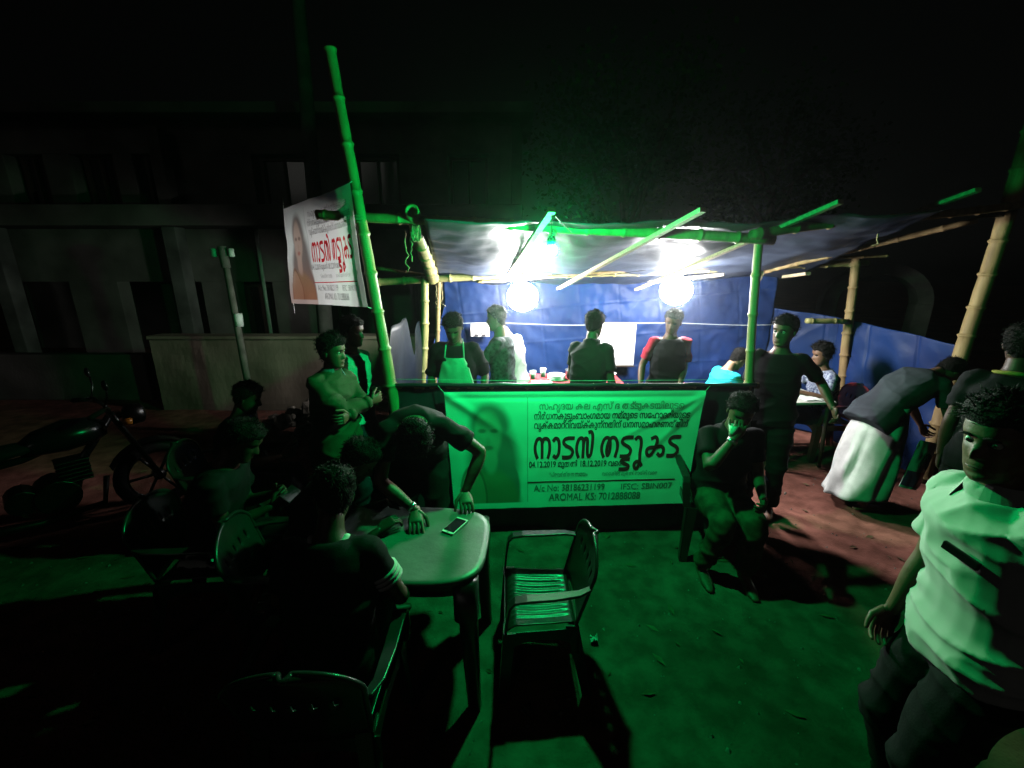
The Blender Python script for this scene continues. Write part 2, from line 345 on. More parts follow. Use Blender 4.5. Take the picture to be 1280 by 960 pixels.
def lashing(c, ax, r, parent, seed=0, m=M_ROPE):
    c = Vector(c); ax = Vector(ax).normalized(); s1 = ax.cross(V(.2, .1, 1)).normalized(); s2 = ax.cross(s1); pts = []
    for k in range(61):
        t = k / 60 * 2 * PI * 5; pts.append(c + ax * (0.05 * (k / 60 - .5) + 0.01 * nz(k * .3, seed)) + (s1 * math.cos(t) + s2 * math.sin(t)) * (r + 0.004 + 0.003 * nz(k * .5, seed, 4)))
    return MB().tube(pts, 0.0042, 5).build('lashing', m, parent, True)

fr = empty('bamboo_frame', (0, 0, 0), 0, 'lashed bamboo pole frame of the roadside food stall', 'stall frame')
FY = 3.2
L0, L1 = at(412, 60, FY - 0.02), at(489, 482, FY + 0.02); LF = L1 + (L1 - L0) * (L1.z / (L0.z - L1.z))
bamboo('post', LF, L0, 0.05, 0.036, fr, seed=1, bend=0.006)
PR0, PR1 = at(949, 284, FY + 0.06), at(936, 480, FY + 0.06); PRF = PR1 + (PR1 - PR0) * (PR1.z / (PR0.z - PR1.z))
bamboo('post', PRF, PR0, 0.034, 0.03, fr, seed=2, bend=0.006)
RP0, RP1 = at(1256, 270, 3.85), at(1206, 430, 3.85); RPF = RP1 + (RP1 - RP0) * (RP1.z / (RP0.z - RP1.z))
bamboo('post', RPF, RP0 + (RP0 - RP1) * .9, 0.062, 0.055, fr, M_BAMBOO2, seed=3, bend=0.008)
FB0, FB1, FB2 = at(396, 268, FY + 0.03), at(950, 298, FY + 0.0), at(1330, 250, 3.75)
bamboo('beam', FB0, FB1 + (FB1 - FB0) * .03, 0.034, 0.038, fr, seed=4, bend=0.006)
bamboo('beam', FB1 + V(-.1, -.07, .02), FB2, 0.035, 0.028, fr, M_BAMBOO2, seed=5, bend=0.01)
SY = 5.0
B0, B1 = at(468, 353, SY), at(1085, 328, SY)
bamboo('beam', B0, B1, 0.042, 0.036, fr, seed=6, bend=0.006)
bamboo('beam', at(596, 352, SY - .12), at(1110, 318, SY - .2), 0.018, 0.015, fr, M_BAMBOO2, seed=16, bend=0.012)
a, b = at(532, 345, SY - .08), at(528, 480, SY - .08); bamboo('post', b + (b - a) * (b.z / (a.z - b.z)), a, 0.048, 0.044, fr, seed=7, bend=0.01)
a, b = at(549, 352, SY + .1), at(546, 420, SY + .1); bamboo('post', b + (b - a) * (b.z / (a.z - b.z)), a, 0.03, 0.026, fr, M_BAMBOO2, seed=8, bend=0.02)
a, b = at(1071, 322, SY - .08), at(1057, 440, SY - .08); bamboo('post', b + (b - a) * (b.z / (a.z - b.z)), a, 0.05, 0.044, fr, M_BAMBOO2, seed=9, bend=0.01)
bamboo('beam', at(1008, 401, SY - .14), at(1060, 402, SY - .14), 0.03, 0.03, fr, seed=10)
bamboo('beam', at(541, 349, SY - .05), at(514, 264, FY - .08), 0.062, 0.05, fr, seed=11, bend=0.006)
bamboo('beam', at(955, 347, SY - .02) + V(0,0,.07), at(1222, 275, 3.7), 0.03, 0.024, fr, M_BAMBOO2, seed=12, bend=0.014)
bamboo('beam', at(470, 335, SY + .12), at(540, 345, SY + .1), 0.02, 0.018, fr, M_BAMBOO2, seed=13)
for k, (c, ax, r) in enumerate([(at(447, 274, FY), L0 - L1, .056), (at(520, 292, FY - .04), V(1, 0, 0), .05), (at(948, 294, FY + .03), V(0, 0, 1), .046), (at(538, 350, SY - .04), V(0, 0, 1), .062), (at(1068, 331, SY - .04), V(0, 0, 1), .058), (at(1240, 268, 3.8), V(0, 0, 1), .068), (at(690, 296, FY), V(1,0,0), .05), (at(948, 345, SY - .1), V(1,0,0), .05)]):
    lashing(c, ax, r, fr, k)
for k, (px, py, Y, l) in enumerate([(506, 288, FY - .05, .28), (513, 290, FY - .05, .2), (545, 356, SY - .1, .22), (1098, 292, 3.45, .1), (552, 352, SY - .1, .3)]):
    a = at(px, py, Y); MB().tube([a + V(0.018*nz(j*.6, k)*j*.4, .01*nz(j*.6, k, 5), -l*j/10) for j in range(11)], 0.005, 5).build('rope_end', M_ROPE, fr, True)
# sawn laths carrying the roof sheet
roofA, roofB = 2.30, 1.97             # roof height at FY and SY
def roof_z(y, x=0.0): return lerp(roofA, roofB, (y - FY) / (SY - FY)) + 0.045 * max(0, x - 1.6)
for k, (px0, py0, px1, py1) in enumerate([(690, 262, 634, 346), (879, 262, 698, 361), (1051, 252, 795, 362), (1223, 237, 957, 332)]):
    # a lath from its free front end to its rear end, lying on both beams
    d0, d1 = _ray(px0, py0), _ray(px1, py1); y0 = 2.50 + 0.12 * k
    a = at(px0, py0, y0 if k < 2 else (2.75 if k == 2 else 2.95)); b = at(px1, py1, 5.12)
    MB().bar(a, b, 0.042, 0.026).build('rafter', M_LATH, fr)
for px0, py0, px1, py1 in ((812, 353, 905, 343), (980, 346, 1010, 342)):
    MB().bar(at(px0, py0, 5.05), at(px1, py1, 4.6), 0.05, 0.03).build('rafter', M_LATH, fr)

# ---- roof sheet
RX0, RX1 = at(536, 285, FY).x, at(1125, 285, 3.7).x
def rooffn(u, v):
    y = lerp(3.02, 5.66, v); x = lerp(lerp(RX0, -0.95, v), lerp(2.9, 3.6, v), u)
    sag = -0.05 * math.sin(PI * ((x + 0.75) % 0.95) / 0.95) ** 2 * (0.4 + 0.6 * math.sin(PI * v))
    z = roof_z(y, x) + 0.05 + sag + 0.03 * nz(x * 2.2, y * 2.2) + 0.012 * nz(x * 7, y * 7, 4) - 0.05 * sstep(.06, 0, v) * 0
    return V(x, y, z)
tag(MB().grid(rooffn, 110, 60).build('roof_sheet', M_ROOFTARP, smooth=True, solid=0.003), 'grey blue tarpaulin roof sheet sagging over the stall laths', 'tarpaulin')
# ---- back wall sheet
BX0, BX1 = at(557, 420, 5.6).x, at(962, 420, 5.6).x
def backfn(u, v):
    x = lerp(BX0, BX1, u); z = lerp(0.0, roof_z(5.6, x) + 0.05, v)
    cre = 0.007*math.exp(-((((x + .13*z + .2) % .52) - .26)/.012)**2) - 0.007*math.exp(-((((z - .08*x) % .44) - .22)/.012)**2)
    y = 5.61 + cre + 0.05*nz(x*1.1, z*1.3) + 0.018*nz(x*4 + z*3, z*5, 2) + 0.03*abs(nz((x - z)*2.1, (x + z)*.6, 8)) + 0.01*nz(x*11, z*9, 5)
    return V(x, y, z)
bw = empty('back_sheet', (0, 0, 0), 0, 'bright blue tarpaulin hung as the back wall of the stall', 'tarpaulin')
MB().grid(backfn, 300, 150).build('sheet', M_TARP, bw, True, solid=0.003)
# hem fold seam across the sheet
MB().tube([V(lerp(BX0, BX1, k/30), 5.50 - .005*nz(k, 3), at(640, 405, 5.5).z + 0.015*math.sin(k*.4)) for k in range(31)], 0.004, 5).build('tie_cord', M_CORD, bw, True)
# ---- low screen sheet on the right
SP = [V(BX1 - .02, 5.62, 0), V(3.93, 5.10, 0), V(4.17, 3.93, 0)]
def scrfn(u, v):
    L1_, L2_ = (SP[1]-SP[0]).length, (SP[2]-SP[1]).length; s_ = u * (L1_ + L2_)
    p = lerp(SP[0], SP[1], s_/L1_) if s_ < L1_ else lerp(SP[1], SP[2], (s_-L1_)/L2_)
    nrm = V(0.1, 1, 0) if s_ < L1_ else V(1, .2, 0)
    z = v * (1.56 - 0.2*u + .015*nz(s_*3, 2)); q = 0.05*nz(s_*1.4, z*1.2) + 0.02*nz(s_*4+z*3, z*4, 3) + 0.025*abs(nz(s_*2.2 - z*2.5, z*1.1, 6)) + 0.008*math.exp(-(((s_ + .1*z) % .5 - .25)/.014)**2)
    return V(p.x, p.y, z + .02) + nrm * q
tag(MB().grid(scrfn, 200, 90).build('side_screen', M_TARP, smooth=True, solid=0.003), 'waist high blue tarpaulin screen stretched between the right hand posts', 'tarpaulin')
# sheet piece sloping at the left of the stall, behind the apron man
def leftfn(u, v):
    a = lerp(V(-1.02, 4.9, 0.05), V(BX0 + .02, 5.58, .05), u); top = lerp(0.85, 1.6, u); return V(a.x + .02*nz(u*4, v*5), a.y + 0.04*nz(u*3, v*3, 5), a.z + v*top)
tag(MB().grid(leftfn, 20, 30).build('corner_sheet', M_TARP, smooth=True, solid=0.003), 'slanting blue tarpaulin corner tied to the rear left bamboo post', 'tarpaulin')

def sidefn(u, v):
    y = lerp(3.28, 4.9, u); top = 1.20 + .42*sstep(3.3, 3.5, y)*sstep(4.35, 4.12, y) + .3*sstep(4.3, 4.9, y); return V(lerp(-.98, -1.06, u) + .03*nz(y*2, v*3, 4) + .02*math.sin(y*9)*v*.5, y, v*top - .01)  # top edge raised near the front to keep lamp light off the left
tag(MB().grid(sidefn, 40, 30).build('left_side_sheet', mat('black_tarpaulin', (.005, .010, .014), .5, .3, .2, 3, .4, 12), smooth=True, solid=.003), 'dark tarpaulin on the left side of the stall, front part raised to block lamp light', 'tarpaulin')
# ---- counter with dark sheet
CY = 3.22
CT0, CT1 = at(484, 481, CY).x, at(945, 476, CY).x; CZ = at(640, 481, CY).z
cnt = empty('front_screen', ((CT0+CT1)/2, CY, 0), 0, 'chest high dark tarpaulin screen closing the stall front between the posts', 'screen')
cx = (CT0+CT1)/2; hw = (CT1-CT0)/2
bamboo('rail', V(-hw - .05, .035, CZ - .03), V(hw + .05, .035, CZ - .02), .026, .022, cnt, seed=21, bend=.004)
def skirt(u, v):
    x = lerp(-hw, hw, u); fold = 0.022*math.sin(x*9 + 2*nz(x*2, 0)) * v + 0.02*nz(x*3, v*3, 6)*(.3+v) + 0.012*nz(x*9 + v*4, v*6, 1)
    return V(x, 0.012 - 0.17*v**1.3 + fold, lerp(CZ + .004*nz(x*5, 2), -0.02 + 0.004*nz(x*2, 7), v))
MB().grid(skirt, 150, 40).build('front_sheet', M_DARKTARP, cnt, True, solid=0.003)
MB().tube([V(lerp(-hw, hw, k/50), -0.012 + .008*nz(k*.3, 1), CZ + .008*nz(k*.35, 9)) for k in range(51)], 0.017, 8).build('rolled_hem', M_DARKTARP, cnt, True)
a, b = at(487, 474, FY + .0), at(937, 474, FY + .06)
tag(MB().tube([lerp(a, b, k/20) - V(0, 0, .012*math.sin(PI*k/20)) for k in range(21)], 0.0022, 5).build('cord', M_CORD, smooth=True), 'thin white cord stretched just above the dark front screen', 'cord')

# ---- printed banners
def polyg(pts):
    P = np.array(pts)
    def inside(x, y):
        n = len(P); r = False; j = n - 1
        for i in range(n):
            if (P[i][1] > y) != (P[j][1] > y) and x < (P[j][0]-P[i][0])*(y-P[i][1])/(P[j][1]-P[i][1]) + P[i][0]: r = not r
            j = i
        return r
    return inside
def blob(x, y, cx, cy, rx, ry, soft=.25): 
    d = math.hypot((x-cx)/rx, (y-cy)/ry); return 1 - sstep(1-soft, 1+soft, d)
def mixc(a, b, t): return tuple(lerp(a[i], b[i], t) for i in range(3))
WHITE = (0.80, 0.80, 0.78)
def portrait(u, v):
    """flat print of a woman with long hair, generic; u 0..0.32 left part of the sheet, v 0 top .. 1 bottom"""
    x, y = u / 0.32, v; c = WHITE
    c = mixc(c, (0.55, 0.66, 0.60), 0.35 * blob(x, y, .45, .5, .6, .6, .6))
    if x > 1 or y > 0.955 or y < .05: return WHITE
    hair, skin, cloth, scarf = (0.12, 0.08, 0.07), (0.48, 0.36, 0.30), (0.30, 0.22, 0.12), (0.42, 0.30, 0.20)
    h = max(blob(x, y, .53, .30, .25, .20), blob(x, y, .56, .62, .33 - .1*max(0, .6-y), .42), blob(x, y, .68, .82, .22, .3, .12))
    c = mixc(c, hair, h * .85)
    c = mixc(c, cloth, blob(x, y, .5, 1.02, .42, .36, .12) * .8)
    c = mixc(c, skin, blob(x, y, .50, .36, .17, .20, .2)); c = mixc(c, skin, blob(x, y, .52, .58, .09, .12, .3))
    c = mixc(c, hair, .75 * blob(x, y, .43, .335, .05, .018, .5)); c = mixc(c, hair, .75 * blob(x, y, .58, .335, .05, .018, .5)); c = mixc(c, (.35, .12, .1), .8*blob(x, y, .5, .48, .06, .02, .5))
    c = mixc(c, (.36, .25, .2), .5 * blob(x, y, .5, .42, .03, .03, .5))
    c = mixc(c, scarf, .85 * blob(x, y, .28, .9, .17, .26, .1)); e = abs(math.hypot((x-.28)/.17, (y-.9)/.26) - 1); c = mixc(c, (.12, .08, .05), .7 * (1 - sstep(.03, .1, e)))
    return c
class Banner:
    def __init__(s, tl, tr, br, bl, relief): s.c = [Vector(p) for p in (tl, tr, br, bl)]; s.relief = relief; s.n = (s.c[3]-s.c[0]).cross(s.c[1]-s.c[0]).normalized(); s.w = (s.c[1]-s.c[0]).length; s.h = (s.c[3]-s.c[0]).length
    def pt(s, u, v, off=0.0):
        p = lerp(lerp(s.c[0], s.c[1], u), lerp(s.c[3], s.c[2], u), v); return p + s.n * (s.relief(u, v) + off)
    def sheet(s, name, m, parent, nu, nv, pr, label=None):
        mb = MB().grid(lambda u, v: s.pt(u, v), nu, nv); o = mb.build(name, m, parent, True)
        ca = o.data.color_attributes.new('print', 'FLOAT_COLOR', 'POINT'); arr = []
        for j in range(nv+1):
            for i in range(nu+1): arr += [*pr(i/nu, j/nv), 1.0]
        ca.data.foreach_set('color', arr); return o
    def put(s, me, name, m, parent, off=0.0035):
        """maps a flat mesh whose x,y are u,v (v down) on the sheet"""
        for vt in me.vertices: vt.co = s.pt(vt.co.x, vt.co.y, off)
        me.materials.clear(); me.materials.append(m); me.update()
        o = bpy.data.objects.new(name, me); COL.objects.link(o); o.parent = parent; return o
def text_mesh(body, u0, v0, u1, vh, ban, bevel=0.0):
    """text fitted between u0 and u1, baseline v0, letter height vh (in v)"""
    cu = bpy.data.curves.new('t', 'FONT'); cu.body = body; cu.resolution_u = 3; cu.bevel_depth = bevel; cu.bevel_resolution = 0
    o = bpy.data.objects.new('t', cu); COL.objects.link(o); bpy.context.view_layer.update()
    me = bpy.data.meshes.new_from_object(o.evaluated_get(bpy.context.evaluated_depsgraph_get())); bpy.data.objects.remove(o)
    xs = [q.co.x for q in me.vertices]; x0, x1 = min(xs), max(xs); k = (u1 - u0) / (x1 - x0)
    for q in me.vertices: q.co = V(u0 + (q.co.x - x0) * k, v0 - q.co.y * vh / 0.62, 0)
    return me
STROKES = {  # monoline Malayalam letters on a unit x-height
 'na': (1.05, [[(.14,0),(.02,.28),(.0,.6),(.12,.92),(.3,1),(.44,.88),(.47,.6),(.47,0)], [(.47,.72),(.56,.95),(.74,1),(.92,.88),(.98,.6),(.97,.3),(.88,.0)]]),
 'aa': (.5, [[(.02,.88),(.16,1),(.34,.92),(.42,.6),(.38,.2),(.22,0),(.06,.08)]]),
 'ta': (.78, [[(.72,1),(.35,1),(.1,.92),(.06,.74),(.25,.6),(.52,.48),(.68,.3),(.6,.08),(.4,0),(.02,0)]]),
 'nn': (1.12, [[(.14,0),(.02,.28),(.0,.6),(.12,.92),(.3,1),(.42,.88),(.45,.6),(.45,0)], [(.45,.72),(.52,.95),(.62,.98),(.7,.85),(.72,.4),(.78,.08),(.9,.04),(1.0,.2),(1.04,.7),(1.02,1.15),(.92,1.32),(.78,1.3)]]),
 'tha': (1.15, [[(.16,0),(.03,.25),(0,.55),(.12,.9),(.32,1),(.5,.9),(.56,.6),(.54,.25),(.44,.06),(.36,.2),(.36,.5),(.46,.82),(.66,1),(.88,.95),(1.03,.7),(1.06,.4),(.96,.0)]]),
 'tta': (.78, [[(.72,1),(.35,1),(.1,.92),(.06,.74),(.25,.6),(.52,.48),(.68,.3),(.6,.08),(.4,0),(.02,0)], [(.62,-.16),(.3,-.16),(.12,-.22),(.14,-.32),(.36,-.4),(.6,-.5),(.58,-.64),(.36,-.68),(.02,-.68)]]),
 'u': (.62, [[(.0,.9),(.14,1),(.32,.92),(.4,.6),(.38,.1),(.4,-.35),(.3,-.62),(.12,-.62),(.06,-.44),(.18,-.3),(.4,-.32),(.56,-.5)]]),
 'ka': (1.28, [[(.28,.92),(.5,1),(.64,.86),(.6,.55),(.46,.2),(.24,.02),(.05,.12),(.04,.32),(.22,.44),(.6,.46),(.95,.5),(1.16,.36),(1.14,.1),(.96,0),(.8,.1)]]),
}
def catmull(P, n=5):
    P = [P[0]] + list(P) + [P[-1]]; out = []
    for i in range(1, len(P)-2):
        for k in range(n):
            t = k/n; out.append(tuple(.5*((2*P[i][c]) + (-P[i-1][c]+P[i+1][c])*t + (2*P[i-1][c]-5*P[i][c]+4*P[i+1][c]-P[i+2][c])*t*t + (-P[i-1][c]+3*P[i][c]-3*P[i+1][c]+P[i+2][c])*t**3) for c in (0, 1)))
    return out + [P[-2]]
def title_mesh(letters, u0, v0, u1, vh, ban, wt=.16):
    x = 0; lines = []
    for l in letters:
        if l == ' ': x += .42; continue
        wd, ss = STROKES[l]
        for s_ in ss: lines.append([(x + a, b) for a, b in catmull(s_)])
        x += wd + .16
    W = x - .16; k = (u1-u0)/W; mb = MB(); layer = 0
    for ln in lines:
        a = [Vector(p) for p in ln]; vs = []
        for i, p in enumerate(a):
            t = (a[min(i+1, len(a)-1)] - a[max(i-1, 0)]).normalized(); nn = Vector((-t.y, t.x)) * wt/2; e = p
            if i == 0: e = p - t*wt*.3
            if i == len(a)-1: e = p + t*wt*.3
            vs += [e+nn, e-nn]
        mb.add([(u0 + q.x*k, v0 - q.y*vh, 0) for q in vs], [(2*i, 2*i+1, 2*i+3, 2*i+2) for i in range(len(a)-1)])
    return mb.mesh('title', False)
TITLE = ['na','aa','ta','nn',' ','tha','tta','u','ka','ta']
M_REDINK = mat('red_ink', (0.50, 0.02, 0.03), 0.5, 0.25, 0.05)
M_GREYINK = mat('grey_ink', (0.25, 0.24, 0.25), 0.5, 0.25, 0.05)
M_BLKINK = mat('dark_ink', (0.07, 0.065, 0.07), 0.5, 0.25, 0.05)
M_FADEINK = mat('faded_red_ink', (0.60, 0.33, 0.32), 0.5, 0.25, 0.05)
M_PRINT = vcol_mat('printed_flex', 0.42, 0.12)
M_PRINT2 = vcol_mat('printed_flex_thin', 0.5, 0.4)
def thin(m, f):
    N = m.node_tree.nodes; L = m.node_tree.links; out = N['Material Output']; src = out.inputs[0].links[0].from_socket
    tr = N.new('ShaderNodeBsdfTransparent'); mx = N.new('ShaderNodeMixShader'); mx.inputs[0].default_value = f
    L.new(src, mx.inputs[1]); L.new(tr.outputs[0], mx.inputs[2]); L.new(mx.outputs[0], out.inputs[0])
thin(M_PRINT2, .2)
M_REDINK2 = mat('red_ink_thin', (0.62, 0.02, 0.03), 0.5, 0.25, 0.05, trans=.6); M_DIMINK2 = mat('grey_ink_thin', (0.35, 0.33, 0.33), 0.5, 0.25, 0.05, trans=.5)
def banner_writing(B, par, thin_=False):
    put = lambda me, nm, m, off=.0035: B.put(me, nm, ((M_REDINK2 if m is M_REDINK else M_DIMINK2) if thin_ else m), par, off)
    put(text_mesh("സഹൃദയ കല എസ് ദ തട്ടുകടയിലൂടെ", .365, .155, .925, .05, B, .012), 'printed_line', M_FADEINK)
    put(text_mesh("നിർധനകുടുംബാംഗമായ നമ്മുെട സേഹാദരിയുെട", .345, .238, .955, .05, B, .02), 'printed_line', M_BLKINK)
    put(text_mesh("വൃക്കമാറ്റിവയ്ക്കുന്നതിന് ധനസമാഹരണത്തിന്", .345, .318, .955, .05, B, .02), 'printed_line', M_BLKINK)
    put(title_mesh(TITLE, .350, .570, .935, .165, B, .2), 'printed_title', M_REDINK)
    put(text_mesh("04.12.2019 മുതൽ 18.12.2019 വെര", .325, .652, .712, .045, B, .02), 'printed_line', M_BLKINK)
    put(text_mesh("*പ്രവർത്തന സമയം", .41, .735, .57, .032, B, .004), 'printed_line', M_GREYINK)
    put(text_mesh("വൈകിട്ട് മുതൽ രാത്രി വെര", .63, .735, .86, .03, B, .0), 'printed_line', M_GREYINK)
    put(text_mesh("A/c No: 38186231199", .345, .86, .645, .05, B, .008), 'printed_line', M_GREYINK)
    put(text_mesh("IFSC: SBIN007", .715, .86, .93, .045, B, .002), 'printed_line', M_GREYINK)
    put(text_mesh("AROMAL KS: 7012888088", .41, .945, .80, .055, B, .01), 'printed_line', M_GREYINK)
    rule = MB(); 
    for i in range(40):
        a, b = .318 + .62*i/40, .318 + .62*(i+1)/40; rule.add([(a,.775,0),(b,.775,0),(b,.784,0),(a,.784,0)], [(0,1,2,3)])
    put(rule.mesh('r', False), 'printed_rule', M_REDINK, .0035)
    rule = MB()
    for i in range(30):
        a, b = .05 + .9*i/30, .05 + .9*(i+1)/30; rule.add([(.318,a,0),(.3205,a,0),(.3205,b,0),(.318,b,0)], [(0,1,2,3)])
    put(rule.mesh('r', False), 'printed_rule', M_FADEINK, .0035)
def rel_main(u, v):
    r = 0.007*nz(u*5, v*3, 2) + 0.004*nz(u*13, v*7, 4) - 0.010*math.exp(-((v-.055)/.022)**2) * sstep(0, .05, u) * sstep(1, .95, u)
    d1 = (v - .02) - (u - .01) * 1.55; r += 0.018 * math.exp(-(d1/.045)**2) * sstep(.34, .0, u)          # taut fold from top left corner
    d1b = d1 - .10; r -= 0.006 * math.exp(-(d1b/.06)**2) * sstep(.34, .05, u)
    d2 = (v - .05) - (.985 - u) * 1.25; r += 0.013 * math.exp(-(d2/.035)**2) * sstep(.55, .95, u)        # and from top right
    d3 = (v - .1) - (.99 - u) * 2.4; r += 0.009 * math.exp(-(d3/.05)**2) * sstep(.62, .95, u)
    r += 0.012 * math.exp(-(((u-.36)/.03)**2)) * sstep(.4, .75, v) * .4
    return r
ybn = 3.135
bl_ = [at(555, 490, ybn + .03), at(882, 488, ybn + .03), at(856, 629, ybn - .17), at(568, 637, ybn - .17)]
# sheet keeps its printed layout although the lower right corner is pulled in
B1b = Banner(*bl_, rel_main)
ban = empty('stall_banner', (0, 0, 0), 0, 'wide printed banner with portrait and Malayalam lettering tied across the dark front screen', 'banner')
B1b.sheet('sheet', M_PRINT, ban, 300, 140, lambda u, v: portrait(u, v) if u < .32 else WHITE)
banner_writing(B1b, ban)
def rel_side(u, v): return 0.02*math.sin(u*7+v*2)*(.3+.7*v) + 0.012*nz(u*6, v*4, 7) + 0.03*(1-u)**2
B2b = Banner(at(359, 262, 3.62), at(438, 228, 3.10), at(461, 384, 3.10), at(372, 379, 3.58), rel_side)
ban2 = empty('side_banner', (0, 0, 0), 0, 'small white printed banner with red lettering hung beside the tall leaning pole', 'banner')
B2b.sheet('sheet', M_PRINT2, ban2, 120, 100, lambda u, v: mixc(portrait(u*.9, v), (.42, .10, .05), .5*sstep(.45, 1, v)) if u < .32 else WHITE)
banner_writing(B2b, ban2, True)
for (u, v, e) in ((0, 0, V(-.12, .25, .12)), (1, 0, at(442, 226, FY) - B2b.pt(1, 0)), (1, 1, at(466, 386, FY) - B2b.pt(1, 1)), (.02, 1, V(-.1, .2, -.1))):
    a = B2b.pt(u, v); MB().tube([a, a + e*.5, a + e], .003, 5).build('tie_string', M_CORD, ban2, True)
for u, v, e in ((0, 0, V(-.05, .04, .04)), (1, 0, V(.05, .04, .03)), (0, 1, V(-.05, .03, -.03)), (1, 1, V(.06, .03, -.02))):
    a = B1b.pt(u, v); MB().tube([a, a + e], .003, 5).build('tie_string', M_CORD, ban, True)

# ---- lamps
def lamp(name, c, r, col, L, label, hang, m_shade=M_WHITEPL, sq=.92):
    e = empty(name, c, 0, label, 'lamp'); bm = bmesh.new(); bmesh.ops.create_icosphere(bm, subdivisions=3, radius=r)
    for v_ in bm.verts: v_.co.z *= sq
    me = bpy.data.meshes.new('bulb'); bm.to_mesh(me); bm.free(); me.shade_smooth(); me.materials.append(emit(name + '_light', col, L))
    o = bpy.data.objects.new('bulb', me); COL.objects.link(o); o.parent = e
    MB().lathe((0, 0, r*sq - .012), [(.022, 0), (.026, .03), (.02, .05), (.008, .06)], 12).build('holder', m_shade, e, True)
    MB().tube([V(0, 0, r*sq + .045), V(.004, .003, (r*sq + .04 + hang)*.6), V(0, 0, r*sq + .04 + hang)], .004, 6).build('flex', M_WIRE, e, True)
    return e
lamp('white_lamp', at(653, 371, 4.68), .168, (1, 1, .98), WHITE_L, 'round white lamp glowing above the man with the dark shirt', .1)  # both globes oversized, standing in for the glare round a bulb
lamp('white_lamp', at(845, 363, 4.68), .168, (1, 1, .98), WHITE_L, 'round white lamp glowing above the man in red sleeves', .14)
lamp('green_lamp', at(689, 313, 2.58), .036, (.004, 1, .22), GREEN_L, 'small green bulb burning at the front roof edge', .06, M_BLKINK, 1.0)
a = at(689, 303, 2.58) + V(0, 0, .1); b = at(690, 268, 2.50)
tag(MB().tube([at(715, 291, FY - .05), at(703, 280, 2.9), at(694, 270, 2.55), lerp(a, b, .5) + V(0, 0, .02), a], .0035, 5).build('lamp_wire', M_WIRE, smooth=True), 'thin wire running from the roof to the green bulb', 'wire')
pts = [at(653, 371, 4.68) + V(0, 0, .24), at(700, 346, 4.64), at(770, 343, 4.64), at(845, 363, 4.68) + V(0, 0, .27)]
tag(MB().tube([Vector((*catmull([(p.x, p.y) for p in pts], 6)[k], lerp(pts[min(3, k//6)].z, pts[min(3, k//6+1)].z, (k % 6)/6))) for k in range(19)], .004, 5).build('lamp_wire', M_WIRE, smooth=True), 'black wire slung between the two white lamps', 'wire')

# ---- papers on the back sheet
def sheet_on(name, px0, py0, px1, py1, Y, label, cat, m=M_PAPER):
    c = at((px0+px1)/2, (py0+py1)/2, Y); p0, p1 = at(px0, py0, Y), at(px1, py1, Y); w_, h_ = (p1.x-p0.x), (p0.z-p1.z)
    e = empty(name, c, 0, label, cat)
    MB().grid(lambda u, v: V((u-.5)*w_, .012*nz(u*3, v*3, px0) + .01*(v-.5)**2, (.5-v)*h_), 14, 18).build('sheet', m, e, True, solid=.002)
    return e, w_, h_
e, w_, h_ = sheet_on('poster', 747, 404, 792, 458, 5.47, 'blank white poster sheet hanging on the blue back wall', 'poster')
MB().bar((-w_/2 - .01, -.006, h_/2), (w_/2 + .01, -.006, h_/2), .02, .014).build('batten', M_LATH, e)
MB().bar((-w_/2 - .01, -.006, -h_/2), (w_/2 + .01, -.006, -h_/2), .02, .014).build('batten', M_DARKWOOD, e)
e, w_, h_ = sheet_on('paper_notice', 588, 405, 612, 421, 5.47, 'small printed paper notice pinned left on the back wall', 'notice')
for k in range(5): MB().box((0.0 if k else -.01, -.012, h_*(.32 - .14*k)), (w_*(.75 if k % 2 else .6), .002, h_*.045)).build('printed_line', M_BLKINK, e)
for sx in (-.18, .2): MB().box((sx*w_, -.0125, -h_*.38), (w_*.2, .002, h_*.12)).build('printed_line', M_BLKINK, e)

# ---- serving table inside with dishes
tz = .86; tx0, tx1 = at(652, 470, 4.55).x, at(775, 470, 4.55).x
tb = empty('serving_table', ((tx0+tx1)/2, 4.62, 0), 0, 'red clothed serving table inside the stall before the back wall', 'table')
W2 = (tx1-tx0)/2
MB().box((0, 0, tz-.02), (2*W2, .5, .04)).build('table_top', M_DARKWOOD, tb)
MB().grid(lambda u, v: V(lerp(-W2-.02, W2+.02, u), lerp(-.27, .27, v), tz + .006 + .003*nz(u*9, v*5)), 30, 10).build('cloth', mat('red_cloth', (.42, .06, .07), .8, .2, .2, 30), tb, True, solid=.003)
for sx in (-1, 1):
    for sy in (-1, 1): MB().box((sx*(W2-.05), sy*.2, (tz-.04)/2), (.05, .05, tz-.04)).build('leg', M_DARKWOOD, tb)
TBX = (tx0+tx1)/2
def dish(name, x, y, prof, m, label, cat, group=None):
    return tag(MB().lathe((0, 0, 0), prof, 18).build(name, m, smooth=True), label, cat, group), (x, y)
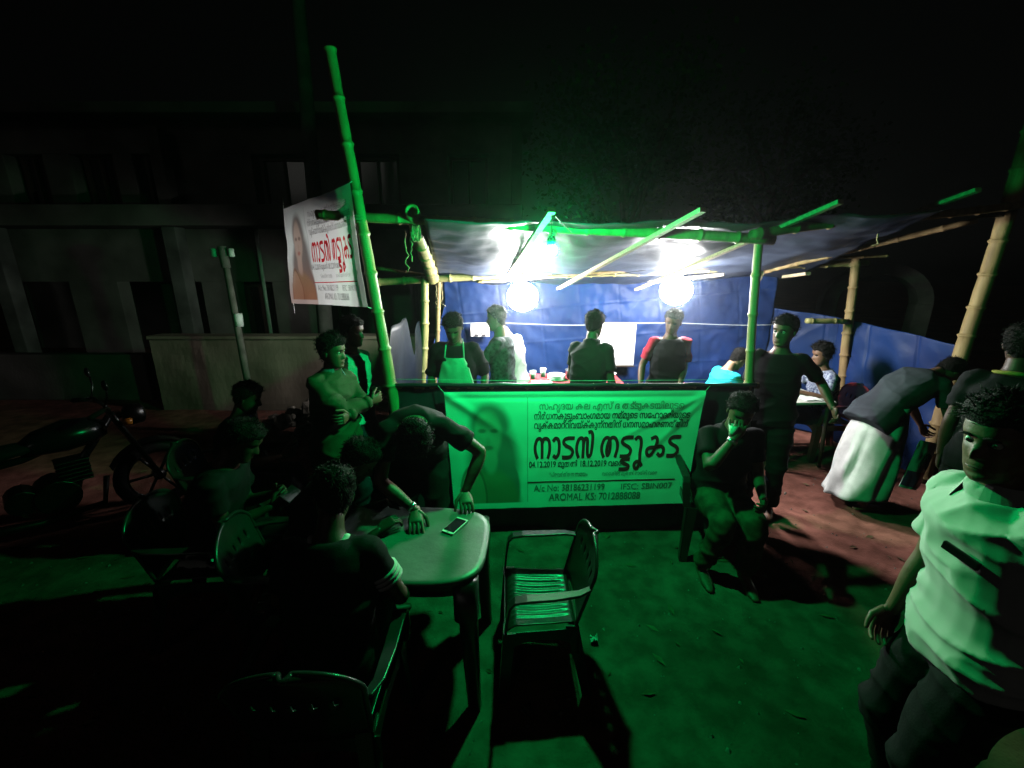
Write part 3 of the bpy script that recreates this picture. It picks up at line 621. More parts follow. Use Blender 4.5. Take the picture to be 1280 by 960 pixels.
items = [('cup', -.38, .02, [(.025,0),(.036,.09),(.033,.09),(.02,.01)], M_WHITEPL, 'white cup at the left end of the serving table', 'cup'),
 ('cup', -.27, .1, [(.025,0),(.036,.1),(.033,.1),(.02,.01)], M_WHITEPL, 'taller white cup standing second on the serving table', 'cup'),
 ('plate_stack', -.14, -.02, [(.06,0),(.1,.012),(.1,.02),(.09,.02),(.1,.03),(.1,.04),(.09,.04),(.1,.05),(.1,.06),(.05,.05)], M_WHITEPL, 'stack of white plates on the red serving cloth', 'plates'),
 ('steel_pot', .06, .03, [(.09,0),(.11,.03),(.11,.09),(.12,.1),(.11,.1),(.1,.02)], M_STEEL, 'shallow steel pot in the middle of the serving table', 'pot'),
 ('jar', .22, .08, [(.04,0),(.05,.02),(.05,.1),(.035,.12),(.035,.14),(.0,.14)], M_WHITEPL, 'white lidded jar beside the steel pot', 'jar'),
 ('glass_tumbler', .33, -.05, [(.026,0),(.034,.11),(.031,.11),(.023,.01)], M_PAPER, 'pale tumbler near the right end of the serving table', 'tumbler'),
 ('bowl', .42, .05, [(.03,0),(.07,.05),(.075,.06),(.07,.06),(.03,.012)], M_WHITEPL, 'white bowl at the right end of the serving table', 'bowl')]
for nm, x, y, pr, m, lab, ct in items:
    o, _ = dish(nm, x, y, pr, m, lab, ct); o.location = (TBX + x*W2/.5, 4.62 + y, tz + .0105)
tag(MB().grid(lambda u, v: V((u-.5)*.22, (v-.5)*.16, .012*abs(nz(u*5, v*5)) + .002), 8, 6).build('newspaper', M_PAPER, smooth=False, solid=.002), 'crumpled white paper sheet lying before the plates', 'paper').location = (TBX - .3*W2/.5, 4.45, tz + .012)

# ================================================================== FURNITURE
def make_chair(label, group=None, m=M_CHAIR):
    root = empty('plastic_chair', (0, 0, 0), 0, label, 'chair', group)
    def seatf(u, v):      # u across, v front to back
        x = (u-.5)*(.46 - .05*v); y = .22 - .42*v; gz = .004*math.cos(u*2*PI*11) if .12 < u < .88 and .1 < v < .9 else 0
        z = .425 - .02*math.sin(PI*v)*(1-(2*u-1)**2) - .03*sstep(.12, 0, v)*1.0 + .012*abs(2*u-1)**3 + gz
        return V(x, y, z)
    MB().grid(seatf, 66, 16).build('seat', m, root, True, solid=.007)
    def backf(u, v):      # v bottom to top, rounded top corners
        v = 1 - (1-v)**2; h = .40; wtop = .25 * math.sqrt(max(0.0, 1 - max(0, (v-.55)/.45)**2.6)); wd = min(.215 + .03*v, max(.022, wtop))
        x = (2*u-1)*wd; y = -.20 - .125*v - .03*(1-(2*u-1)**2); z = .43 + h*v + .0
        return V(x, y, z)
    nu, nv = 27, 24; mb = MB().grid(backf, nu, nv)
    keep = []
    for k, q in enumerate(mb.f):
        i, j = k % nu, k // nu
        if (i % 4 == 1 and j in (8, 9) and 3 < i < nu-3): continue      # slots
        keep.append(q)
    mb.f = keep; mb.build('backrest', m, root, True, solid=.009)
    rim = [backf(0, k/24) for k in range(25)] + [backf(u/10, 1) for u in range(1, 10)] + [backf(1, 1-k/24) for k in range(25)]
    MB().tube(rim, .011, 7).build('back_rim', m, root, True)
    for s_ in (-1, 1):
        arm = [V(s_*.235, -.27, .66), V(s_*.262, -.2, .655), V(s_*.272, -.05, .645), V(s_*.275, .1, .64), V(s_*.275, .17, .63), V(s_*.277, .20, .60), V(s_*.278, .215, .52), V(s_*.262, .225, .42)]
        pr = []
        for i, p in enumerate(arm):
            t = (arm[min(i+1, 7)] - arm[max(i-1, 0)]).normalized(); sd = V(1, 0, 0); u = sd.cross(t).normalized(); wd = [.018, .022, .027, .028, .028, .028, .027, .026][i]
            pr.append([p - sd*wd - u*.007, p + sd*wd - u*.007, p + sd*wd + u*.007, p - sd*wd + u*.007])
        MB().loft(pr).build('arm_rest', m, root, bevel=.004)
        def leg(p0, p1, ix, iy):
            q = MB()
            for a_, b_ in (((ix, 0), .006), ((0, iy), .006)):
                dx, dy = a_; w0, w1 = 1.0, .72
                q.add([p0 + V(-.003*ix/abs(ix), 0, 0), p0 + V(dx*w0, dy*w0, 0), p1 + V(dx*w1, dy*w1, 0), p1, p0 + V(.007*(1 if dx == 0 else 0)*ix/abs(ix), .007*(1 if dy == 0 else 0)*iy/abs(iy), 0), p0 + V(dx*w0, dy*w0, 0) + V(.007*(1 if dx == 0 else 0)*ix/abs(ix), .007*(1 if dy == 0 else 0)*iy/abs(iy), 0), p1 + V(dx*w1, dy*w1, 0) + V(.007*(1 if dx == 0 else 0)*ix/abs(ix), .007*(1 if dy == 0 else 0)*iy/abs(iy), 0), p1 + V(.007*(1 if dx == 0 else 0)*ix/abs(ix), .007*(1 if dy == 0 else 0)*iy/abs(iy), 0)],
                      [(0,1,2,3),(4,7,6,5),(0,4,5,1),(1,5,6,2),(2,6,7,3),(3,7,4,0)])
            return q
        leg(V(s_*.262, .238, .42), V(s_*.285, .27, 0), -s_*.075, -.075).build('leg', m, root)
        leg(V(s_*.225, -.215, .43), V(s_*.255, -.31, 0), -s_*.07, .08).build('leg', m, root)
        # arched side apron
        ap = MB(); n = 12
        for off in (0, -.007*s_):
            ap.v += [tuple(V(lerp(s_*.258, s_*.228, k/n) + off, lerp(.225, -.205, k/n), .418)) for k in range(n+1)] + [tuple(V(lerp(s_*.258, s_*.228, k/n) + off, lerp(.225, -.205, k/n), .418 - .055 - .07*(abs(2*k/n-1)**3))) for k in range(n+1)]
        m1 = n+1
        for k in range(n): ap.f += [(k, k+1, m1+k+1, m1+k), (2*m1+k, 3*m1+k, 3*m1+k+1, 2*m1+k+1), (m1+k, m1+k+1, 3*m1+k+1, 3*m1+k), (k, 2*m1+k, 2*m1+k+1, k+1)]
        ap.build('side_apron', m, root)
    ap = MB(); n = 12
    for y_, nm in ((.232, 'front_apron'), (-.208, 'rear_apron')):
        ap = MB()
        for off in (0, -.007):
            ap.v += [(lerp(-.25, .25, k/n), y_+off, .408) for k in range(n+1)] + [(lerp(-.25, .25, k/n), y_+off, .408 - .05 - .08*(abs(2*k/n-1)**3)) for k in range(n+1)]
        m1 = n+1
        for k in range(n): ap.f += [(k, k+1, m1+k+1, m1+k), (2*m1+k, 3*m1+k, 3*m1+k+1, 2*m1+k+1), (m1+k, m1+k+1, 3*m1+k+1, 3*m1+k), (k, 2*m1+k, 2*m1+k+1, k+1)]
        ap.build(nm, m, root)
    return root
chair0 = make_chair('empty dark plastic armchair standing beside the table in green light', 'plastic armchairs around the stall')
chair0.location = (.145, 1.86, .002); chair0.rotation_euler = (0, 0, R(91)); chair0.scale = (.90, .80, .94)
def chair_at(x, y, yaw, label, m=None):
    c = copy_tree(chair0); c.scale = (.95, .92, 1); c.location = (x, y, .002); c.rotation_euler = (0, 0, R(yaw)); c['label'] = label
    if m:
        for k in c.children: k.data = k.data.copy(); k.data.materials.clear(); k.data.materials.append(m)
    return c
chair_at(-.73, 1.34, 4, 'dark plastic chair seen from behind at the lower left of the table')
chair_at(1.52, 2.86, 172, 'dark plastic chair under the man drinking beside the banner')
chair_at(2.24, 4.55, -85, 'red plastic chair under the cyan shirted sitter behind the post', M_CHAIRRED)
chair_at(-1.75, 2.15, -80, 'dark plastic chair under the sitter holding a phone at far left')
chair_at(-2.16, 2.95, -75, 'dark plastic chair under the furthest left sitter by the wall')
chair_at(-1.15, 1.95, -75, 'dark plastic chair under the sitter leaning on the left table end')
chair_at(3.55, 4.55, 85, 'dark plastic chair under the sitter in patterned shirt', M_CHAIRRED)

def superring(cx, cy, hx, hy, z, p, n=48):
    out = []
    for k in range(n):
        t = 2*PI*k/n; c, s_ = math.cos(t), math.sin(t); out.append(V(cx + hx*math.copysign(abs(c)**(2/p), c), cy + hy*math.copysign(abs(s_)**(2/p), s_), z))
    return out
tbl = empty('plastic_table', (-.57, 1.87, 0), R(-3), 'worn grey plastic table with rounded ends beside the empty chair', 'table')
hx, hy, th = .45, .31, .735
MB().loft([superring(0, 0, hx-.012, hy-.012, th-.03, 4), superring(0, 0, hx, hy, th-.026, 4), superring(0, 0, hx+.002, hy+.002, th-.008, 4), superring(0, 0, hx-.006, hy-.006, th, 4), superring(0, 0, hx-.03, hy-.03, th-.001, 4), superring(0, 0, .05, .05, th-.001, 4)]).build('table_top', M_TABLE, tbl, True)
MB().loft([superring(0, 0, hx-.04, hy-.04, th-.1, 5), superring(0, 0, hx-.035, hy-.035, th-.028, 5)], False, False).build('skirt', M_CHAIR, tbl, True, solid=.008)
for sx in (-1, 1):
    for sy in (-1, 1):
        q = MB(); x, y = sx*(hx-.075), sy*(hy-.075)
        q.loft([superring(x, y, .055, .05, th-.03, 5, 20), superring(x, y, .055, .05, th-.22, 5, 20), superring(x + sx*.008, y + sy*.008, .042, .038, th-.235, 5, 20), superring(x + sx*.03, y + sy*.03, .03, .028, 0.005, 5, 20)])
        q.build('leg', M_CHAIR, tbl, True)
# smartphone on the table
pp = atz(569, 657, th + .006)
ph = empty('smartphone', (pp.x, pp.y, th + .001), R(-28), 'white edged smartphone lying face up on the table', 'phone')
MB().box((0, 0, .004), (.072, .148, .008)).build('case', M_WHITEPL, ph, bevel=.003)
MB().box((0, 0, .0088), (.064, .118, .0012)).build('screen', M_DARKGLASS, ph)
MB().lathe((0, -.066, .0082), [(.005, 0), (.005, .0008), (.001, .0009)], 12).build('button', M_STEEL, ph)

# customers' table inside at right
ct_ = empty('cafe_table', (3.0, 4.42, 0), R(4), 'pale square table between the two seated customers at right', 'table')
MB().box((0, 0, .735), (.62, .6, .03)).build('table_top', mat('pale_laminate', (.62, .6, .56), .5, .3, .1), ct_, bevel=.008)
for sx in (-1, 1):
    for sy in (-1, 1): MB().tube([(sx*.26, sy*.25, .72), (sx*.28, sy*.27, 0.01)], [.022, .018], 8).build('leg', M_DARKWOOD, ct_, True)

# ================================================================== PEOPLE
def cloth(name, col, rough=.85, var=.12, col2=None, scale=9, bump=.15, trans=0):
    return mat('cloth_' + name, col, rough, .2, var, scale, bump, 160, col2=col2, trans=trans)
SKIN = mat('skin_brown', (.16, .082, .05), .5, .4, .12, 14, .1, 150)
SKIN2 = mat('skin_shaded', (.075, .038, .024), .5, .4, .12, 14, .1, 150)  # skin darkened to stand in for shade on the dim figures
SKINL = mat('skin_light', (.33, .19, .12), .5, .4, .1, 14, .1, 150)
HAIR = mat('hair_black', (.008, .007, .006), .75, .12, .3, 60, .9, 140)
HAIRG = mat('hair_greying', (.07, .07, .07), .7, .2, .5, 60, .9, 140)
M_EYE = mat('eye_white', (.55, .53, .5), .2, .5, .02); M_IRIS = mat('iris', (.015, .01, .008), .15, .5, .02)
tx1_ = bpy.data.textures.new('fold_broad', 'CLOUDS'); tx1_.noise_scale = .16; tx1_.noise_depth = 1
tx2_ = bpy.data.textures.new('fold_fine', 'CLOUDS'); tx2_.noise_scale = .055; tx2_.noise_depth = 2
def ik(a, t, l1, l2, pole):
    d = t - a; L = d.length
    if L > (l1+l2)*.995: d = d * ((l1+l2)*.995/L); t = a + d; L = d.length
    n = d / L; x = (l1*l1 - l2*l2 + L*L)/(2*L); h = math.sqrt(max(0, l1*l1 - x*x)); p = pole - n*pole.dot(n)
    if p.length < 1e-4: p = V(0, 0, 1)
    return a + n*x + p.normalized()*h, t
def chain(mb, pts, rad, n=12, sub=4, **k):
    P, Rr = [], []
    for i in range(len(pts)-1):
        for j in range(sub): P.append(lerp(pts[i], pts[i+1], j/sub)); Rr.append(lerp(rad[i], rad[i+1], sstep(0, 1, j/sub)))
    P.append(pts[-1]); Rr.append(rad[-1]); mb.tube(P, Rr, n, True, **k)
HEADT = [(-.122,.045,-.0,.018),(-.112,.074,-.015,.038),(-.095,.083,-.032,.050),(-.07,.084,-.052,.059),(-.045,.083,-.066,.065),(-.02,.082,-.078,.069),(.01,.084,-.09,.073),(.04,.089,-.096,.076),(.065,.086,-.094,.074),(.088,.072,-.08,.063),(.104,.050,-.058,.046),(.113,.026,-.03,.026),(.117,.006,-.008,.006)]
def head_prof(z):
    for a, b in zip(HEADT, HEADT[1:]):
        if z <= b[0]: t = (z-a[0])/(b[0]-a[0]); return [lerp(a[i], b[i], t) for i in (1, 2, 3)]
    return list(HEADT[-1][1:])
def ga(x, s): return math.exp(-(x/s)**2)
def head_rings(fn=None, nz_=46, n=44):
    rings = []
    for j in range(nz_+1):
        z = -.122 + .239*(.5 - .5*math.cos(PI*(j+.02)/(nz_+.04))); f, b, w_ = head_prof(z); ring = []
        for k in range(n):
            t = 2*PI*k/n; c, s_ = math.cos(t), math.sin(t); cy, hy_ = (f+b)/2, (f-b)/2
            x = w_*math.copysign(abs(c)**.92, c); y = cy + hy_*math.copysign(abs(s_)**.92, s_)
            if fn is None and y > 0:
                nose = sstep(.028, -.028, z) * sstep(-.046, -.034, z); y += .027*nose*ga(x, .006 + .007*sstep(.02, -.034, z)) 
                y += .004*ga(z-.03, .010)*ga(abs(x)-.026, .025)
                y -= .012*(ga(x-.031, .016)+ga(x+.031, .016))*ga(z-.010, .011)
                y += .007*ga(x, .022)*ga(z+.058, .007) + .008*ga(x, .018)*ga(z+.072, .007) - .004*ga(x, .024)*ga(z+.065, .0035)
                y += .006*ga(x, .02)*ga(z+.105, .014); y -= .004*ga(x, .03)*ga(z+.085, .007)
                y += .004*(ga(x-.045, .018)+ga(x+.045, .018))*ga(z+.022, .016)
            p = V(x, y, z); ring.append(fn(p) if fn else p)
        rings.append(ring)
    return rings
def hair_fn(thick, long_, seed):
    def f(p):
        y = p.y
        if y > .06: hl = .066
        elif y > .02: hl = lerp(.030, .066, (y-.02)/.04)
        elif y > -.01: hl = lerp(-.012, .030, (y+.01)/.03)
        elif y > -.05: hl = lerp(-.06, -.012, (y+.05)/.04)
        else: hl = -.075
        hl -= long_*(1 if y < .03 else 0)
        m = sstep(-.004, .012, p.z - hl + .006*nz(p.x*60, p.y*60, seed)); top = sstep(-.02, .1, p.z)
        d = p.normalized() if p.length > 0 else p
        t = m*(thick*(.55 + .6*top) + .45*thick*nz(p.x*38 + seed, p.y*38, p.z*38) + .2*thick*nz(p.x*95 + seed, p.y*95, p.z*60)) - .004*(1-m)
        return p + d*t
    return f
def hand_mesh(mb, wr, d, nrm, side, curl=35, s=1.0, spread=6):
    """d = finger direction, nrm = palm normal (palm faces this way), side=+1 thumb along d x nrm"""
    d = d.normalized(); nrm = (nrm - d*nrm.dot(d)).normalized(); sd = d.cross(nrm)*side; s *= 1.0
    rings = []
    for t, wd, th in ((-.02, .024, .018), (.0, .026, .017), (.02, .033, .016), (.05, .040, .015), (.08, .041, .013), (.092, .037, .010)):
        c = wr + d*t*s; rings.append([c + sd*wd*s*math.cos(a_) + nrm*th*s*math.sin(a_) for a_ in [2*PI*k/12 for k in range(12)]])
    mb.loft(rings)
    for i, (off, l) in enumerate(((.030, .072), (.010, .080), (-.010, .075), (-.029, .060))):
        p = wr + d*.082*s + sd*off*s; dd = (d + sd*math.tan(R(spread*(1.5-i)*.6))).normalized(); P = [p - dd*.012*s, p]; ang = 0
        for k, fr_ in enumerate((.45, .32, .23)):
            ang += R(curl*(.8, 1.05, .8)[k]); v_ = dd*math.cos(ang) + nrm*math.sin(ang); P.append(P[-1] + v_*l*fr_*s)
        mb.tube(P, [.0095*s, .0095*s, .0085*s, .0078*s, .0065*s], 8, True, True)
    p = wr + d*.025*s + sd*.028*s; v1 = (d*.62 + sd*.7 + nrm*.35).normalized(); v2 = (d*.9 + sd*.2 + nrm*.4).normalized()
    mb.tube([p - v1*.01*s, p + v1*.038*s, p + v1*.038*s + v2*.03*s, p + v1*.038*s + v2*.03*s + (v2 + nrm*.3).normalized()*.024*s], [.014*s, .0115*s, .0095*s, .0075*s], 8, True, True)
def evalmesh(mb, voxel, smooth_it, fold=0.0, seed=0.0):
    o = bpy.data.objects.new('tmp', mb.mesh('tmp')); COL.objects.link(o)
    m = o.modifiers.new('r', 'REMESH'); m.mode = 'VOXEL'; m.voxel_size = voxel; m.use_smooth_shade = True
    m = o.modifiers.new('s', 'SMOOTH'); m.factor = .5; m.iterations = smooth_it
    bpy.context.view_layer.update(); me = bpy.data.meshes.new_from_object(o.evaluated_get(bpy.context.evaluated_depsgraph_get()))
    bpy.data.objects.remove(o)
    if fold:                                   # slanting cloth folds
        n = len(me.vertices); co = np.empty(n*3, np.float32); no = np.empty(n*3, np.float32); me.vertices.foreach_get('co', co); me.vertex_normals.foreach_get('vector', no)
        co = co.reshape(-1, 3); no = no.reshape(-1, 3); out = np.empty(n, np.float32)
        for k, (x, y, z) in enumerate(co.tolist()):
            w_ = .35*nz(x*3, y*3, z*3 + seed)
            f = 1.25*(1 - abs(nz(x*2.6 + z*3.2 + seed + w_, y*2.6 - z*1.2, z*7.5 + w_*2)))**4 - .6 + .55*(1 - abs(nz(x*3.5 - z*5 + seed, y*3.5 + z*2.5, z*4.5)))**5
            out[k] = fold*.75*f + fold*.12*nz(x*5, y*5, z*5 + seed)
        me.vertices.foreach_set('co', (co + no*out[:, None]).ravel())
        me.update()
    me.shade_smooth(); return me

def person(label, loc, yaw, h=1.68, pz=None, lean=(2, 3, 5, 0), twist=0, tilt=0, head_yaw=0, head_roll=0, rhand=None, lhand=None, rpole=(.4, -1, -.3), lpole=(-.4, -1, -.3),
           rfoot=(.1, .0, 0), lfoot=(-.1, .0, 0), knee=(0, 1, .1), hair=.016, long_=0, hairm=HAIR, skin=SKIN, shirt=None, sleeve=.62, sleeve_m=None, pants=None, mundu=None, collar=False,
           voxel=.013, fat=1.0, rcurl=40, lcurl=40, loose=1.0, hem=.09, rn=None, ln=None, shoe=None, bun=False, group=None, fold=.016, rdir=None, ldir=None, eyes=False):
    s = h/1.70; root = empty('person', (loc[0], loc[1], 0), R(yaw), label, 'person', group)
    pz = (.93*s if pz is None else pz); P0 = V(loc[2] if len(loc) > 2 else 0, loc[3] if len(loc) > 3 else 0, pz)
    l0, l1, l2, l3 = [R(a) for a in lean]; X = V(1, 0, 0)
    tl = R(tilt)
    def dr(a): return V(math.sin(tl), math.sin(a)*math.cos(tl), math.cos(a)*math.cos(tl)).normalized()
    lm = (l0+l1)/2
    P1 = P0 + dr(l0)*.17*s; P2 = P1 + dr(lm)*.17*s; P3 = P2 + dr(l1)*.18*s; P4 = P3 + dr(l2)*.085*s; HC = P4 + dr(l3)*.095*s + V(0, math.cos(l3)*.018*s, -math.sin(l3)*.018*s)
    tw = R(twist)
    def side(f): return V(math.cos(tw*f), math.sin(tw*f)*math.cos(lm), -math.sin(tw*f)*math.sin(lm))
    def ring(c, ang, sx, sy, f, p=2.4, n=20):
        d = dr(ang); sd = side(f); sd = (sd - d*sd.dot(d)).normalized(); fw = d.cross(sd); out = []
        for k in range(n):
            t = 2*PI*k/n; a_, b_ = math.cos(t), math.sin(t); out.append(c + sd*sx*s*math.copysign(abs(a_)**(2/p), a_) + fw*sy*s*math.copysign(abs(b_)**(2/p), b_))
        return out
    def torso(mb, g, lo, neck=True):
        g0 = g*1.45; r = [ring(P0 - dr(l0)*lo*s, l0, .158+g0, .108*fat+g0, 0), ring(P0, l0, .166+g0, .114*fat+g0, .1), ring(lerp(P0, P1, .6), l0, .152+g, .104*fat+g, .3), ring(P1, lm, .148+g, .10*fat+g, .4), ring(lerp(P1, P2, .6), lm, .16+g, .112*fat+g, .6), ring(P2, lm, .16+g, .115*fat+g, .8), ring(lerp(P2, P3, .45), l1, .162+g, .108+g, 1), ring(lerp(P2, P3, .78), l1, .132+g, .085+g, 1), ring(P3, l1, .075+g*.7, .068+g*.7, 1)]
        if neck: r += [ring(lerp(P3, P4, .5), l2, .056, .058, 1, 2), ring(P4 + dr(l2)*.03*s, l2, .052, .056, 1, 2)]
        mb.loft(r)
    S3 = side(1); sh_c = lerp(P2, P3, .74); shR, shL = sh_c + S3*.157*s, sh_c - S3*.157*s
    hpR, hpL = P0 + side(.1)*.088*s - dr(l0)*.03*s, P0 - side(.1)*.088*s - dr(l0)*.03*s
    A1, A2, T1, T2 = .285*s, .25*s, .43*s, .42*s
    def v3(a): return V(*a)
    rh = v3(rhand) if rhand else shR + V(.05, .03, -.52*s) ; lh = v3(lhand) if lhand else shL + V(-.05, .03, -.52*s)
    elR, wrR = ik(shR, rh, A1, A2, v3(rpole)); elL, wrL = ik(shL, lh, A1, A2, v3(lpole))
    fR, fL = v3(rfoot) + V(0, 0, .085*s), v3(lfoot) + V(0, 0, .085*s)
    knR, akR = ik(hpR, fR, T1, T2, v3(knee)); knL, akL = ik(hpL, fL, T1, T2, v3(knee))
    body = MB(); torso(body, 0, .10)
    for sh, el, wr in ((shR, elR, wrR), (shL, elL, wrL)):
        chain(body, [lerp(sh, sh_c, .35), sh, lerp(sh, el, .35), el, lerp(el, wr, .3), wr], [.05*s, .056*s, .047*s, .038*s, .040*s, .026*s], round_ends=True)
    for hp, kn, ak in ((hpR, knR, akR), (hpL, knL, akL)):
        chain(body, [hp + V(0, 0, .02), lerp(hp, kn, .3), kn, lerp(kn, ak, .3), ak], [.085*s, .082*s, .054*s, .054*s, .034*s], round_ends=True)
        fw = V(0, 1, 0); body.tube([ak + V(0, -.045, -.05*s), ak + V(0, .02, -.045*s), ak + V(0, .1, -.058*s), ak + V(0, .17, -.064*s)], [.034*s, .042*s, .044*s, .03*s], 12, True, True, flat=.62)
    me = evalmesh(body, voxel, 3)
    # head and hands joined to the same mesh
    ex = MB(); sc_ = s*1.0
    RH = Matrix.Rotation(R(head_yaw), 3, 'Z'); RH = Matrix.Rotation(-l3, 3, 'X') @ RH @ Matrix.Rotation(R(head_roll), 3, 'Y')
    def H(p): return HC + RH @ (p*sc_)
    rings = head_rings(); ex.loft([[H(p) for p in r] for r in rings])
    for sg in (-1, 1):
        er = []
        for q, w_ in ((-.006, .004), (-.003, .016), (.004, .019), (.009, .015), (.012, .004)):
            er.append([H(V(sg*(.070 + q + .003*math.cos(a_)), -.008 + w_*.75*math.cos(a_) - .004, -.004 + w_*1.5*math.sin(a_))) for a_ in [2*PI*k/14 for k in range(14)]])
        ex.loft(er)
    for sh, el, wr, cu, nn, sgn, dd in ((shR, elR, wrR, rcurl, rn, 1, rdir), (shL, elL, wrL, lcurl, ln, -1, ldir)):
        d = v3(dd) if dd else (wr - el).normalized(); nr = v3(nn) if nn else V(-sgn, .1, .1)
        hand_mesh(ex, wr, d, nr, sgn if True else -sgn, cu, s)
    m2 = ex.mesh('x'); bm = bmesh.new(); bm.from_mesh(me); bm.from_mesh(m2); me2 = bpy.data.meshes.new('body'); bm.to_mesh(me2); bm.free(); me2.shade_smooth(); me2.materials.append(skin)
    o = bpy.data.objects.new('body', me2); COL.objects.link(o); o.parent = root
    if eyes:
        for sg in (-1, 1):
            e = MB().ball((0, 0, 0), .0125*sc_, 14, 10).build('eye', M_EYE, root, True); e.location = H(V(sg*.031, .0655, .009))
            gz = RH @ V(0, .0102, -.001); i_ = MB().ball(gz*sc_, .0055*sc_, 10, 8).build('iris', M_IRIS, e, True)
            br = [H(V(sg*x_, head_prof(.03)[0] - .0+ .0035 - 9*(x_-.02)**2*.9, .0275 + .004*math.sin((x_-.012)/.036*PI))) for x_ in (.012, .02, .028, .036, .044, .05)]
            MB().tube(br, [.002, .004, .0042, .004, .003, .0015], 6).build('eyebrow', HAIR, root, True)
        MB().tube([H(V(x_, head_prof(-.065)[0] + .0055 - 8*x_*x_, -.0655 + 1.5*x_*x_)) for x_ in (-.022, -.012, 0, .012, .022)], [.001, .0022, .0026, .0022, .001], 6).build('mouth', mat('lips', (.10, .04, .035), .45, .4, .1), root, True)
    if hair:
        hr = MB().loft([[H(p) for p in r] for r in head_rings(hair_fn(hair, long_, yaw*.013 + h), 52, 56)])
        rnd = random.Random(label); fn_ = hair_fn(hair, long_, yaw*.013 + h); pool = [p for r in head_rings(lambda p: p, 30, 36) for p in r]
        base_ = head_rings(lambda p: p, 30, 36); cand = [p for r in base_ for p in r if (fn_(p) - p).dot(p) > 0.25*hair*p.length]
        for k in range(950):
            p = rnd.choice(cand) + V(rnd.gauss(0, .004), rnd.gauss(0, .004), rnd.gauss(0, .004)); q = fn_(p); d = p.normalized()
            t_ = V(rnd.gauss(0, .5), rnd.gauss(-.15, .5), rnd.gauss(-.35, .4)); t_ = (t_ - d*t_.dot(d) + d*rnd.uniform(.1, .75)).normalized()
            l_ = hair*rnd.uniform(.6, 1.5) + .004; sd = t_.cross(d).normalized()*.0022; q = q - d*.003
            hr.add([H(q - sd), H(q + sd), H(q + t_*l_*.6 + sd*.6 + d*.001), H(q + t_*l_ - d*.002)], [(0, 1, 2), (0, 2, 3)])
        if bun: hr.ball(H(V(0, -.115, -.01)), .045*s, 12, 10)
        hr.build('hair', hairm, root, True)
    if shirt:
        g = .020*loose; mb = MB(); torso(mb, g, hem, False)
        sls = []
        for sh, el, wr in ((shR, elR, wrR), (shL, elL, wrL)):
            if sleeve > 1: pts, rd = [lerp(sh, sh_c, .35), sh, lerp(sh, el, .4), el, lerp(el, wr, .4), lerp(el, wr, .93)], [.055, .065, .060, .053, .049, .040]
            elif sleeve > 0: pts, rd = [lerp(sh, sh_c, .35), sh, lerp(sh, el, sleeve*.5), lerp(sh, el, sleeve)], [.055, .064, .062, .064]
            else: continue
            rd = [r*s*(1 + .12*(loose-1)) for r in rd]
            if sleeve_m: q_ = MB(); chain(q_, pts, rd, sub=5); sls.append((q_, 'sleeve', sleeve_m))
            else: chain(mb, pts, rd, sub=5)
        if collar:
            cr_ = []
            for t, rx in ((-.015, .086), (.02, .078), (.045, .074), (.04, .064)): cr_.append(ring(P3 + dr(l2)*t*s, l2, rx, rx*.96, 1, 2))
            mb.loft(cr_)
        for q, nm, mm in [(mb, 'shirt', shirt)] + sls:
            ms = evalmesh(q, voxel*.85, 3, fold, yaw*.1 + h); ms.name = nm; ms.materials.append(mm); so = bpy.data.objects.new(nm, ms); COL.objects.link(so); so.parent = root
    if pants:
        mb = MB(); g = .016
        mb.loft([ring(P0 - dr(l0)*.11*s, l0, .14+g, .10*fat+g, 0), ring(P0, l0, .165+g, .112*fat+g, .1), ring(lerp(P0, P1, .2 if shirt else .55), l0, .153+g*.6, .106*fat+g*.6, .3)])
        for hp, kn, ak in ((hpR, knR, akR), (hpL, knL, akL)):
            chain(mb, [hp + V(0, 0, .02), lerp(hp, kn, .3), kn, lerp(kn, ak, .4), lerp(kn, ak, .97)], [.098*s, .1*s, .075*s, .07*s, .062*s], sub=5)
        ms = evalmesh(mb, voxel, 3, .018, yaw*.1); ms.name = 'trousers'; ms.materials.append(pants); so = bpy.data.objects.new('trousers', ms); COL.objects.link(so); so.parent = root
    if mundu:
        rings = []; n = 64; c0 = lerp(P0, P1, .75); fm = (akR + akL)/2
        for j in range(26):
            t = j/25; c = lerp(c0, V(fm.x, fm.y, .12), t); rr_ = []
            wx = lerp(.172, .20, sstep(0, .35, t)) + .03*t; wy_ = lerp(.125, .155, sstep(0, .3, t)) + .06*t
            for k in range(n):
                a_ = 2*PI*k/n; f = 1 + (.075*math.sin(a_*6 + 5*nz(math.cos(a_)*1.5, math.sin(a_)*1.5, t*1.2)) + .09*nz(math.cos(a_)*3.5, math.sin(a_)*3.5, t*1.6) + .05*math.exp(-((a_ - 4.4 + .25*t)/.10)**2))*sstep(.02, .7, t)
                rr_.append(c + V(math.cos(a_)*wx*f*s, math.sin(a_)*wy_*f*s, 0) + (V(0, 0, .03*math.sin(a_ + 1))*t))
            rings.append(rr_)
        MB().loft(rings, True, False).build('mundu', mundu, root, True, solid=.003)
    J = dict(root=root, H=H, wrR=wrR, wrL=wrL, elR=elR, elL=elL, P=(P0, P1, P2, P3, P4), dr=dr, l=(l0, lm, l1, l2, l3), s=s, ring=ring, knR=knR, knL=knL, shR=shR, shL=shL)
    return J
